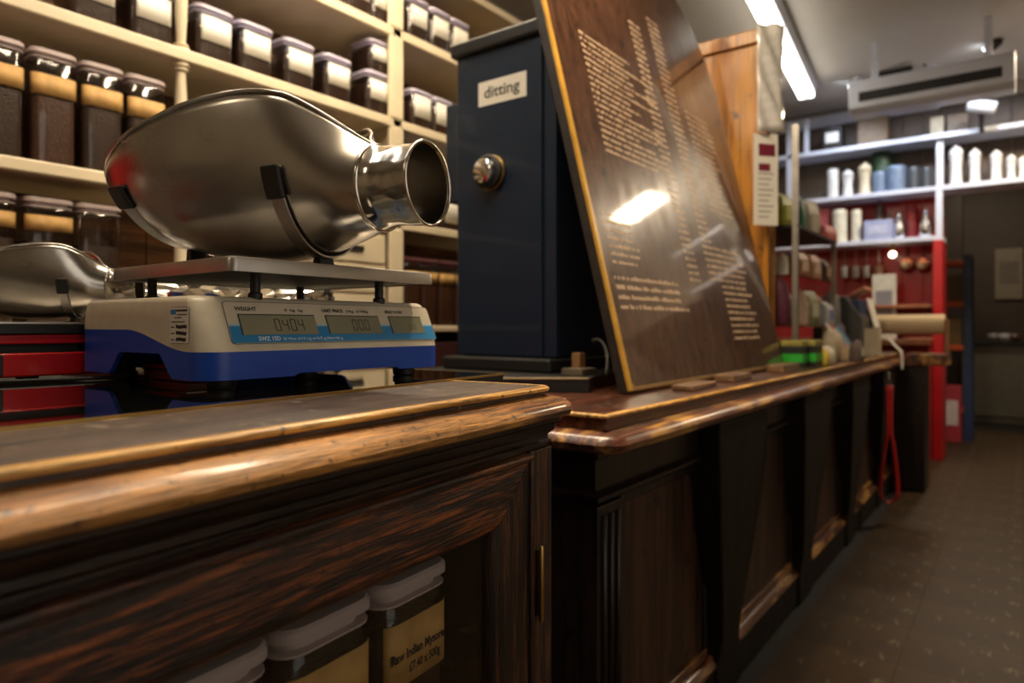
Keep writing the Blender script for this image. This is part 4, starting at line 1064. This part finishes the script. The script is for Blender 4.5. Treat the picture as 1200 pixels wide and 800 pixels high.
for k, (a, c, tp) in enumerate(((1113, 1128, 171), (1136, 1149, 174), (1161, 1174, 176), (1180, 1190, 181), (1194, 1203, 183))):
    mill(['tallest white pepper mill over the passage opening', 'white pepper mill second in the row over the passage', 'white pepper mill third in the row over the passage', 'small white pepper mill fourth in the row over the passage', 'white pepper mill at the right picture edge'][k], a, c, tp, 2.047, wm, group='white mills over the passage')
mill('cream cylinder standing on the far lower shelf behind the display stand', 976, 992, 246, 1.677, colm(.68,.62,.48), 'candle', 'candle', style=1)
mill('cream cup shaped canister on the far lower shelf', 998, 1009, 246, 1.677, colm(.72,.66,.50), 'canister', 'canister', style=1)
mill('silver coffee pot on the far lower shelf, left of two', 1047, 1060, 249, 1.677, m_bright, 'coffee pot', 'coffee_pot', style=2)
mill('silver coffee pot on the far lower shelf beside the white upright', 1078, 1092, 244, 1.677, m_bright, 'coffee pot', 'coffee_pot', style=2)
mill('dark coffee pot on the blue box of the far lower shelf', 1024, 1038, 232, 1.677, colm(.10,.07,.06), 'coffee pot', 'coffee_pot', YF+.2, 2)
mill('small red tin at the back of the far lower shelf', 1062, 1074, 240, 1.677, colm(.3,.03,.03), 'canister', 'canister', YF+.2, 1)
def fbox(name, label, cat, px0, px1, py0, py1, y, m, dpt=.12, zbase=None, face=None):
    a = onY(px0, py0, y); c = onY(px1, py1, y); z0 = c.z if zbase is None else zbase
    t = thing(name, label, cat, ((a.x+c.x)/2, y+dpt/2, z0)); hw = (c.x-a.x)/2
    b = bm_new(); box(b, -hw, hw, -dpt/2, dpt/2, 0, a.z-z0); o = obj('carton', b, m, t, bev=.004)
    if face:
        b = bm_new(); box(b, -hw*.7, hw*.7, -dpt/2-.002, -dpt/2, (a.z-z0)*.3, (a.z-z0)*.75); obj('front_label', b, face, t)
    return t
fbox('gift_box', 'pale blue box on the far lower shelf between the canister and the silver pots', 'box', 1012, 1045, 259, 277, YF+.02, colm(.35,.38,.55), .14, 1.6775, colm(.5,.52,.66))
fbox('black_box', 'black box with a white figure at the left of the far top shelf', 'box', 964, 986, 150, 172, YF+.02, colm(.015,.012,.012), .14, 2.4375, wm)
fbox('cardboard_box', 'brown cardboard box on the far top shelf right of the black box', 'box', 1005, 1040, 134, 165, YF+.12, colm(.16,.10,.05), .12, 2.4375)
fbox('cardboard_box', 'cream carton in the middle of the far top shelf', 'box', 1090, 1106, 138, 158, YF+.10, colm(.40,.32,.20), .12, 2.4375)
fbox('cardboard_box', 'flat brown carton at the right of the far top shelf', 'box', 1110, 1135, 135, 154, YF+.12, colm(.14,.09,.05), .12, 2.4375)
fbox('tea_box', 'pink packet on the far lower shelf at the left', 'box', 950, 972, 246, 284, YF+.10, colm(.55,.12,.14), .06, 1.6775)
# CCTV camera bracketed on the top shelf edge
cv = onY(1150, 128, YF-.10)
t = thing('security_camera', 'white security camera on a black bracket at the far top shelf', 'security camera', (cv.x, YF-.012, 2.40))
b = bm_new(); M = Matrix.Translation((.02, -.14, cv.z-2.40)) @ Matrix.Rotation(.3, 4, 'Y') @ Matrix.Rotation(PI/2, 4, 'Y')
lathe(b, [(.001, -.10), (.040, -.10), (.045, -.06), (.045, .06), (.040, .07), (.001, .07)], 18, M); obj('housing', b, colm(.6,.6,.62), t, smooth=True)
b = bm_new(); tube(b, [(0, 0, .0), (0, -.06, .04), (0, -.11, cv.z-2.42)], .016, 8); obj('bracket', b, m_rubber, t, smooth='all')
# copper pans hanging, spot bulb
for k, (px, lb) in enumerate(((1063, 'round copper pot with cream centre hanging on the red board, left of two'), (1082, 'round copper pot with cream centre hanging on the red board, right of two'))):
    p = onY(px, 310, YF+.27); t = thing('copper_pot', lb, 'pot', p, 0, 'copper pots on the red board')
    b = bm_new(); M = Matrix.Rotation(PI/2, 4, 'X'); lathe(b, [(.001, 0), (.05, 0), (.054, .03), (.045, .05), (.001, .055)], 20, M); obj('bowl', b, metal('copper', (.35,.12,.06), .3) if k == 0 else bpy.data.materials['copper'], t, smooth=True)
    b = bm_new(); bmesh.ops.create_uvsphere(b, u_segments=14, v_segments=8, radius=.032); bmesh.ops.translate(b, vec=(0, -.075, -.01), verts=b.verts); obj('boss', b, colm(.72,.62,.42,.3), t, smooth='all')
    b = bm_new(); tube(b, [(0, 0, .06), (0, .005, .12), (0, .02, .15)], .006, 6); obj('handle', b, m_rubber, t, smooth='all')
p = onY(1046, 298, YF+.1)
t = thing('shelf_lamp', 'small bright round lamp under the far lower shelf', 'lamp', p)
b = bm_new(); bmesh.ops.create_uvsphere(b, u_segments=16, v_segments=10, radius=.026); obj('bulb', b, m_globe, t, smooth='all')
b = bm_new(); lathe(b, [(.012, .02), (.016, .03), (.016, 1.642-p.z)], 12); obj('socket', b, m_brass, t, smooth=True)
# hanging utensils row between stand and red panel
rnd = random.Random(11)
uten = [(990, .09, m_bright), (1003, .08, m_steel), (1016, .10, m_bright), (1030, .08, colm(.35,.2,.12))]
for k, (px, l, m) in enumerate(uten):
    p = onY(px, 318, YF+.2); t = thing('mug', ['silver mug hanging under the far lower shelf, first from the display stand', 'grey steel mug hanging second under the far lower shelf', 'silver mug hanging third under the far lower shelf', 'brown mug hanging under the far lower shelf beside the bright lamp'][k], 'mug', p, 0, 'mugs under the far shelf')
    b = bm_new(); lathe(b, [(.001, -.05), (.030, -.05), (.034, .045), (.030, .045), (.027, -.04), (.001, -.04)], 18); obj('cup', b, m, t, smooth=True)
    b = bm_new(); tube(b, [(.0, -.033, .03), (.0, -.055, .02), (.0, -.055, -.02), (.0, -.031, -.03)], .005, 6); obj('handle', b, m, t, smooth='all')
    b = bm_new(); tube(b, [(0, 0, .0455), (0, 0, 1.642-p.z)], .002, 5); obj('hook', b, m_steel, t)
fbox('calendar', 'cream price list with dark rows standing on the far worktop left of the red panel', 'price list', 1022, 1050, 322, 372, YF+.05, colm(.55,.50,.38), .03, .9005, colm(.22,.2,.2))
# paper roll on the near end of the far worktop
p = onY(1066, 380, 4.86)
t = thing('paper_roll', 'large beige roll of wrapping paper lying across the end of the long counter', 'paper roll', (p.x, 4.86, p.z))
b = bm_new(); M = Matrix.Rotation(PI/2, 4, 'Y'); lathe(b, [(.013, -.185), (.060, -.185), (.060, .185), (.013, .185)], 24, M, cap=False); obj('roll', b, m_tape, t, smooth=True)
b = bm_new(); lathe(b, [(.012, -.20), (.012, .20)], 12, M); obj('spindle', b, m_steel, t)
for s in (-.195, .195):
    b = bm_new(); box(b, s-.008, s+.008, -.05, .05, -(p.z-.834), .03); obj('stand_bracket', b, wood('bracket wood', (.2,.08,.03), (.3,.13,.05), (.4,.2,.08), 'Z', 1, .4) if s < 0 else bpy.data.materials['bracket wood'], t, bev=.003)
# far worktop: wooden rack on red
fbox('wooden_rack', 'small wooden rack on the far worktop below the paper roll', 'rack', 1060, 1092, 396, 412, 5.6, colm(.35,.14,.05), .1, .9005)

# ------------------------------------------------------------------ ceiling fittings
ta = wpt(945, 106, 5.09); tb_ = wpt(884, 0, 3.50)
d_ = (tb_-ta); 
def batten(label, A, B, drop=True):
    A, B = Vector(A), Vector(B); mid = (A+B)/2; L_ = (B-A).length; rz = math.atan2((B-A).y, (B-A).x)
    zt_ = 2.829
    t = thing('ceiling_light', label, 'ceiling light', (mid.x, mid.y, zt_), rz)
    hz = mid.z-zt_
    b = bm_new(); prism_x(b, [(-.075, hz+.085), (.075, hz+.085), (.055, hz+.028), (-.055, hz+.028)], -L_/2-.03, L_/2+.03); obj('housing', b, m_whitefar, t, bev=.004)
    for s in (-.035, .035):
        b = bm_new(); M = Matrix.Translation((0, s, hz)) @ Matrix.Rotation(PI/2, 4, 'Y'); lathe(b, [(.018, -L_/2), (.018, L_/2)], 16, M); obj('tube', b, m_tube, t, smooth=True)
    for s in (-1, 1):
        b = bm_new(); box(b, s*L_/2-.012, s*L_/2+.012, -.055, .055, hz-.02, hz+.03); obj('end_cap', b, m_whitefar, t)
        b = bm_new(); box(b, s*L_*.35-.01, s*L_*.35+.01, -.01, .01, hz+.085, 0); obj('hanger', b, m_steel, t)
    return t
batten('long twin fluorescent light under the ceiling beside the amber cabinet', ta, tb_)
# fittings added out of view for the lamps; the square aisle one is inferred
def panel_light(label, x, y, z, sx, sy, m=m_tube):
    t = thing('ceiling_light', label, 'ceiling light', (x, y, 2.829))
    b = bm_new(); box(b, -sx/2-.02, sx/2+.02, -sy/2-.02, sy/2+.02, z-2.829+.015, 0); obj('housing', b, m_whitefar, t, bev=.004)
    return t
panel_light('slim white ceiling fitting added out of view near the front wall', -1.1, -1.7, 2.75, .3, 1.2)
panel_light('slim white ceiling fitting added out of view above the near counter', -.75, .75, 2.75, .12, 1.1)
panel_light('slim white ceiling fitting added out of view in front of the jar shelves', -1.25, 1.6, 2.75, .12, 1.5)
batten('twin fluorescent light added out of view between near counter and jar shelves', (-1.55, -.1, 2.60), (-1.62, 1.7, 2.60))  # added so the scoop mirrors lit tubes and a bright ceiling
panel_light('square white ceiling fitting over the aisle', .3, 5.2, 2.71, .35, .35)
# air conditioner
acl = onY(994, 127, 4.8); acr = onY(1190, 92, 4.8)
t = thing('air_conditioner', 'white wall style air conditioner with a dark louvre slot hung below the ceiling', 'air conditioner', ((acl.x+acr.x)/2, 4.9, 2.39))
hw = (acr.x-acl.x)/2
b = bm_new(); prism_x(b, [(-.10, .0), (-.10, .15), (-.06, .185), (.12, .185), (.12, -.02), (-.06, -.03)], -hw, hw); obj('casing', b, m_whitefar, t, bev=.01, seg=3)
b = bm_new(); box(b, -hw*.86, hw*.86, -.104, -.098, .035, .095); obj('louvre_slot', b, m_black, t)
for k in range(3):
    b = bm_new(); box(b, -hw*.85, hw*.85, -.107, -.103, .046+.018*k, .049+.018*k); obj('louvre', b, colm(.05,.05,.06), t)
for s in (-1, 1):
    b = bm_new(); box(b, s*hw*.7-.02, s*hw*.7+.02, .02, .06, .185, 2.829-2.39); obj('ceiling_bracket', b, m_whitefar, t)
# track light
pts = [wpt(925, 98, 5.2), wpt(985, 92, 5.1), wpt(1060, 73, 4.75), wpt(1150, 44, 4.45), wpt(1215, 10, 4.2)]
zt_ = 2.76
t = thing('track_light', 'curved dark spotlight track under the ceiling in front of the air conditioner', 'track light', (pts[2].x, pts[2].y, 2.829))
o0 = Vector(t.location)
tp = []
for i in range(4):
    for k in range(5): tp.append(pts[i].lerp(pts[i+1], k/5)-o0)
tp.append(pts[-1]-o0)
b = bm_new(); tube(b, tp, .010, 8); obj('rail', b, m_rubber, t, smooth='all')
for px, py, dep in ((1060, 70, 4.75), (1150, 44, 4.45), (990, 91, 5.1)):
    q = wpt(px, py, dep)-o0; b = bm_new(); tube(b, [q, (q.x, q.y, .0)], .008, 6); obj('stem', b, m_rubber, t)
for px, py, dep, a in ((1000, 99, 5.05, .9), (1088, 88, 4.65, .4), (1160, 56, 4.4, 1.1)):
    q = wpt(px, py, dep)-o0; top = wpt(px-6, py-13, dep)-o0
    M = Matrix.Translation(q) @ Matrix.Rotation(a, 4, 'Y') @ Matrix.Rotation(.5, 4, 'X')
    b = bm_new(); lathe(b, [(.018, .075), (.030, .06), (.034, -.02), (.030, -.02)], 16, M); hd = obj('spot_head', b, m_rubber if px == 1160 else m_whitefar, t, smooth=True)
    b = bm_new(); lathe(b, [(.001, -.024), (.030, -.024), (.030, -.018), (.001, -.018)], 16, M); obj('lens', b, m_spot, hd)
    b = bm_new(); tube(b, [q+Vector((0, 0, .05)), top], .007, 6); obj('arm', b, m_rubber, hd)
    ld = bpy.data.lights.new('spot_lamp', 'SPOT'); ld.energy = 24; ld.color = COOL; ld.spot_size = 1.9; ld.spot_blend = .8; ld.shadow_soft_size = .03
    lo2 = bpy.data.objects.new('spot_lamp', ld); C.objects.link(lo2); lo2.location = o0+q+Vector((0, .02, -.05))
    lo2.rotation_euler = (Vector(({1000: -1.3, 1088: -.7, 1160: -.2}[px], 6.1, 1.9))-lo2.location).to_track_quat('-Z', 'Y').to_euler()
b = bm_new(); box(b, -.12, .12, -.05, .05, -.05, 0); o = obj('junction_box', b, m_rubber, None, bev=.004); o.location = wpt(1047, 66, 4.9); o.location.z = 2.829; tag(o, 'dark junction box on the ceiling above the air conditioner', 'junction box')

# ------------------------------------------------------------------ passage beyond: orange rack, cabinet, clutter
t = thing('metal_rack', 'dark blue metal rack with orange shelves in the passage', 'rack', (-.55, 7.2, 0))
for px in (1134,):
    p = onY(px, 400, 7.1)
for x in (p.x-.03-(-.55), -.75):
    for y in (-.1, .2):
        b = bm_new(); box(b, x, x+.06, y, y+.03, 0, 1.62); obj('upright', b, colm(.012,.025,.07), t)
for py in (308, 356, 407, 480):
    z = onY(1118, py, 7.1).z; b = bm_new(); box(b, -.72, p.x+.55-.03, -.09, .19, z-.022, z+.022); obj('shelf', b, colm(.5,.08,.02), t, bev=.003)
def pbox(name, label, cat, px0, px1, py0, py1, y, m, dpt=.15, zb=None, face=None): return fbox(name, label, cat, px0, px1, py0, py1, y, m, dpt, zb, face)
pbox('cardboard_box', 'brown carton on the second orange shelf of the passage rack', 'box', 1108, 1128, 322, 353, 7.15, colm(.12,.07,.03), .15)
pbox('cardboard_box', 'tan carton on the third orange shelf of the passage rack', 'box', 1108, 1128, 374, 404, 7.15, colm(.14,.09,.03), .15)
pbox('cardboard_box', 'red and white carton at the bottom of the passage rack', 'box', 1104, 1126, 452, 505, 7.0, colm(.35,.03,.04), .2, .0005, colm(.6,.5,.5))
t = thing('kitchen_cabinet', 'grey cabinet with dark worktop at the right edge in the passage', 'cabinet', (-.1, 8.8, 0))
b = bm_new(); box(b, -.42, .8, -.24, .28, .08, .80); obj('body', b, colm(.16,.15,.12), t, bev=.004)
b = bm_new(); box(b, -.44, .8, -.27, .29, .80, .84); obj('worktop', b, m_black, t, bev=.004)
b = bm_new(); box(b, -.42, .8, -.20, .28, 0, .08); obj('plinth', b, colm(.16,.14,.11), t)
for k, (px, c_) in enumerate(((1165, (.3,.28,.3)), (1178, (.5,.5,.52)), (1190, (.12,.06,.06)))):
    y = 8.65; p = onY(px, 390, y); 
    t = thing('bowl', ['dark grey bowl on the passage cabinet, left', 'pale bowl on the passage cabinet, middle', 'brown bowl on the passage cabinet, right'][k], 'bowl', (p.x, y, .8405)); b = bm_new(); lathe(b, [(.025, 0), (.05, .03), (.055, .08), (.05, .08), (.02, .01)], 18); obj('dish', b, colm(*c_, .3), t, smooth='all')
pbox('wall_poster', 'pale notice on the dark passage wall above the cabinet', 'notice', 1166, 1199, 292, 350, 9.07, colm(.20,.17,.13), .02, None, colm(.13,.11,.09))
pbox('dark_cupboard', 'dark brown cupboard door at the back of the passage', 'cupboard', 1096, 1128, 215, 488, 8.95, colm(.03,.02,.015), .15)

# ------------------------------------------------------------------ display stand on the long counter beyond the amber cabinet
XP = -.775; YP0, YP1 = 3.035, 3.76
t = thing('display_stand', 'steel framed glass display stand full of packets on the long counter', 'display stand', (XP, YP0, ZC))
for x, y, h_ in ((0, 0, 1.02), (0, YP1-YP0, .58), (-.45, YP1-YP0, .58)):
    b = bm_new(); box(b, x-.011, x+.011, y-.011, y+.011, 0, h_); obj('pole', b, m_steel, t)
b = bm_new(); box(b, -.46, .012, -.01, YP1-YP0+.012, .585, .597); obj('top_frame', b, m_rubber, t)
for z in (.16, .38):
    b = bm_new(); box(b, -.45, .0, .01, YP1-YP0, z, z+.008); obj('glass_shelf', b, glass('shelf glass', (.75,.85,.8), .15) if z < .2 else bpy.data.materials['shelf glass'], t)
b = bm_new(); box(b, -.45, -.44, .01, YP1-YP0, .0, .58); obj('back_panel', b, m_redback, t)
# green striped cartons on the base
for k, (px0, px1) in enumerate(((903, 926), (930, 956))):
    cx_, cy_, hx_, hy_ = ((-.745, 2.90, .042, .045), (-.715, 3.02, .038, .060))[k]
    g = thing('tea_carton', ['black carton with a bright green band, left of two at the display stand base', 'black carton with a bright green band, right of two at the display stand base'][k], 'carton', (cx_, cy_, ZC), 0, 'green banded cartons')
    b = bm_new(); box(b, -hx_, hx_, -hy_, hy_, 0, .085); bd = obj('carton', b, colm(.012,.014,.010), g, bev=.003)
    b = bm_new(); box(b, -hx_*.9, hx_+.001, -hy_-.001, hy_*.95, .022, .055); obj('green_band', b, colm(.02,.35,.03), bd)
    b = bm_new(); box(b, -hx_, hx_, -hy_, hy_, .0852, .108); obj('yellow_top', b, colm(.25,.22,.04), bd, bev=.004)
rnd = random.Random(23)
def pouch(label, px, py, X, w_, h_, m, lm=None, cat='packet', name='packet', zb=None):
    p = onX(px, py, X); z = p.z-h_/2 if zb is None else zb
    g = thing(name, label, cat, (X, p.y, z), rnd.uniform(-.3, .3))
    b = bm_new(); rings = []
    for z_, d, w2 in ((0, .75, .97), (.06, 1, 1), (.5, 1, .98), (.84, .75, .96), (.95, .14, .97), (1.0, .10, 1)):
        rings.append([b.verts.new((x*.032*d*(w_/.1)**.5, y*w_/2*w2, z_*h_)) for x, y in rrect(-1, 1, -1, 1, .28, 3)])
    q = len(rings[0])
    for a, c in zip(rings, rings[1:]):
        for i in range(q): b.faces.new((a[i], a[(i+1) % q], c[(i+1) % q], c[i]))
    b.faces.new(rings[0][::-1]); b.faces.new(rings[-1]); obj('pouch', b, m, g, smooth='all')
    if lm:
        b = bm_new(); box(b, .030*(w_/.1)**.5, .034*(w_/.1)**.5, -w_*.3, w_*.3, h_*.25, h_*.65); obj('paper_label', b, lm, g)
    return g
zs1, zs2, zs3 = ZC+.1685, ZC+.3885, ZC+.5975
pouch('maroon paper bag with pale mark beside the amber cabinet', 914, 345, -.865, .17, .215, colm(.08,.008,.025), colm(.35,.25,.28), 'paper bag', 'paper_bag', zs1)
pouch('white tag hanging over the maroon bag', 917, 310, -.855, .06, .10, m_label, None, 'tag', 'paper_tag', zs2)
pouch('pink beige pouch in the display stand behind the first pole', 938, 340, XP-.06, .11, .17, colm(.55,.35,.28), colm(.7,.6,.5), zb=zs1)
pouch('olive packet in the middle of the display stand', 948, 360, XP-.03, .10, .16, colm(.25,.24,.12), colm(.5,.5,.4), zb=zs1)
pouch('orange packet in the display stand beside the olive one', 958, 350, XP-.08, .10, .15, colm(.5,.18,.08), colm(.7,.5,.4), zb=zs1)
pouch('white and blue packet low in the display stand', 966, 372, XP-.03, .12, .12, colm(.5,.5,.55), colm(.15,.2,.45), zb=zs1)
pouch('grey silver pouch near the second pole of the display stand', 975, 335, XP-.05, .12, .19, colm(.22,.21,.21,.3), None, zb=zs1)
pouch('copper coloured packet on the upper glass shelf', 936, 300, XP-.06, .10, .12, colm(.42,.16,.10), colm(.7,.55,.4), zb=zs2)
pouch('peach packet on the upper glass shelf, second from the pole', 950, 300, XP-.06, .11, .13, colm(.55,.28,.16), colm(.65,.5,.4), zb=zs2)
pouch('brown packet on the upper glass shelf', 963, 300, XP-.06, .11, .12, colm(.12,.07,.05), colm(.5,.35,.25), zb=zs2)
pouch('yellow green packet standing on top of the display stand', 916, 205, -.87, .13, .16, colm(.35,.38,.04), colm(.5,.55,.1), zb=zs3)
pouch('small dark green bottle shaped packet on top of the display stand', 936, 200, XP-.10, .08, .20, colm(.02,.14,.07), None, zb=zs3)
pouch('beige packet bundle on top of the display stand', 948, 205, XP-.12, .12, .22, colm(.42,.38,.28), colm(.55,.5,.4), zb=zs3)
pouch('pink packet on the far end of the display stand top', 968, 235, XP-.06, .12, .10, colm(.6,.14,.16), None, zb=zs3)
pouch('bright yellow packet lying between the green cartons and the postcards', 962, 392, XP+.08, .12, .08, colm(.55,.42,.05), None, zb=ZC+.0005)
pouch('cream paper bag behind the postcards on the long counter', 975, 395, XP+.03, .14, .15, colm(.50,.42,.28), None, 'paper bag', 'paper_bag', ZC+.0005)
pouch('white paper bag low on the counter by the green cartons', 968, 420, XP+.09, .10, .08, colm(.62,.56,.46), None, 'paper bag', 'paper_bag', ZC+.0005)
zz_ = [zs1, zs2, ZC+.0005]
rr2 = random.Random(5)
nm_ = ['burnt orange', 'peach', 'rust', 'cream', 'dark brown', 'sand coloured', 'olive', 'red', 'grey']
ordn = ['first', 'second', 'third', 'fourth', 'fifth', 'sixth', 'seventh', 'eighth', 'ninth', 'tenth', 'eleventh']
pal = [(.5,.2,.12), (.6,.35,.22), (.35,.12,.08), (.55,.5,.4), (.15,.08,.06), (.6,.45,.3), (.3,.28,.15), (.5,.1,.1), (.4,.42,.45)]
for k in range(22):
    zb = zz_[k % 2]; X_ = XP-.17-.06*rr2.random(); Y_ = YP0+.08+(k//2)*.058
    ci = rr2.randrange(len(pal)); c_ = pal[ci]
    g = thing('packet', '%s packet, %s from near end, back row of %s glass shelf' % (nm_[ci], ordn[k//2], ('lower', 'upper')[k % 2]), 'packet', (X_, Y_, zb), 0, 'packets in the back row of the display stand')
    b = bm_new(); h_ = .10+.06*rr2.random(); prism_y(b, [(-.02, 0), (.02, 0), (.024, h_*.5), (.006, h_), (-.006, h_), (-.024, h_*.5)], -.025, .025); obj('pouch', b, colm(*c_), g, bev=.004)
    b = bm_new(); box(b, .0215, .0255, -.016, .016, h_*.3, h_*.6); obj('paper_label', b, colm(*pal[rr2.randrange(len(pal))]), g)
pouch('tall white and pink carton behind the postcards on the long counter', 985, 372, XP-.04, .11, .20, colm(.55,.42,.40), colm(.5,.15,.2), zb=ZC+.0005)
pouch('small dark jar shaped packet between the postcards and the till printer', 1004, 400, XP+.15, .07, .10, colm(.10,.07,.06), colm(.5,.45,.35), zb=ZC+.0005)
# postcard rack
p = onX(995, 400, -.70)
g = thing('postcard_rack', 'small rack of pink and blue postcards on the long counter', 'card rack', (-.74, p.y, ZC))
b = bm_new(); prism_y(b, [(-.05, 0), (.06, 0), (.06, .02), (-.03, .16), (-.05, .16)], -.16, .16); obj('rack', b, colm(.42,.30,.18), g, bev=.003)
for k, c_ in enumerate(((.6,.55,.52), (.55,.12,.12), (.08,.25,.38), (.05,.1,.2))):
    b = bm_new(); M = Matrix.Translation((.055-.0, -.12+.08*k, .02)) @ Matrix.Rotation(-.55, 4, 'Y'); box(b, 0, .003, -.034, .034, 0, .19, M); obj('postcard', b, colm(*c_), g)
# till / card machine
p = onX(1000, 350, -.80)
g = thing('card_printer', 'dark blue and grey till printer with a white paper slip, beyond the postcards', 'printer', (-.83, p.y-.12, ZC))
b = bm_new(); prism_y(b, [(-.12, 0), (.12, 0), (.13, .21), (.05, .33), (-.12, .33)], -.20, .20); obj('body', b, colm(.055,.055,.055,.35), g, bev=.008)
b = bm_new(); box(b, .10, .138, -.17, .08, .20, .30, Matrix.Rotation(-.1, 4, 'Y')); obj('blue_panel', b, colm(.012,.03,.09), g, bev=.004)
b = bm_new(); M = Matrix.Translation((.05, .02, .332)) @ Matrix.Rotation(-.5, 4, 'Y'); box(b, -.06, .09, -.13, .13, 0, .012, M); obj('orange_slip', b, colm(.6,.25,.15), g)
b = bm_new(); M = Matrix.Translation((.150, .14, .16)) @ Matrix.Rotation(-.25, 4, 'Y'); box(b, 0, .003, -.09, .09, 0, .17, M); obj('paper_slip', b, m_label, g)
# curling white receipt over the counter edge
g1_, g2_ = onX(1036, 386, -.66), onX(1052, 420, -.57)
b = bm_new(); c = []
yy = onX(1046, 420, -.60).y
for k in range(14):
    a = k/13
    x = -.72+.15*min(1, a*1.6); z = ZC+.03+.06*math.sin(min(1, a*1.4)*PI)-.17*max(0, a-.45)*1.2
    c.append(((x+.012*(a > .6), yy+.04*a, z), (0, 1, 0), (1, 0, .3)))
strip(b, c, .085, .002); tag(obj('paper_strip', b, m_label, None, smooth='all'), 'white paper strip curling over the edge of the long counter above the red strap', 'paper strip')
fbox('cream_carton', 'cream carton beside the curling paper strip on the long counter', 'carton', 1012, 1030, 385, 412, 4.15, colm(.5,.42,.3), .08, ZC+.0005)
# red strap (lead) hanging on a clip from the nosing
SXX = -.545; q0 = onX(1042, 450, SXX); ys = q0.y
g = thing('strap', 'red looped strap hanging on a steel clip from the long counter', 'strap', (SXX, ys, .10))
c = []
for k in range(33):
    a = k/32*2*PI
    c.append(k)
loop = []
zt0, zb0 = .70-.10, .0
for k in range(41):
    s = k/40
    if s <= .5: u = s*2; side_ = -1
    else: u = (1-s)*2; side_ = 1
    z = zt0*(1-u)+zb0*u
    wd_ = .003+.045*max(0, (u-.42)/.58)**.7*math.sqrt(max(0, 1-max(0, (u-.80)/.2)**2))
    loop.append(((side_*wd_*.8, side_*wd_*.6, z), (-.5, .85, 0), (.8*side_, .6*side_, .15)))
b = bm_new(); strip(b, loop, .022, .012); obj('webbing', b, m_red, g, smooth='all')
b = bm_new(); box(b, -.007, .007, -.012, .012, zt0-.01, zt0+.03); tube(b, [(0, .014*math.cos(a), zt0+.045+.018*math.sin(a)) for a in [2*PI*i/16 for i in range(16)]], .003, 6, True); obj('clip', b, m_bright, g)
b = bm_new(); tube(b, [(0, 0, zt0+.06), (-.01, 0, zt0+.075), (-.0, 0, ZC-.072-.10)], .0025, 6); obj('hook', b, m_steel, g)
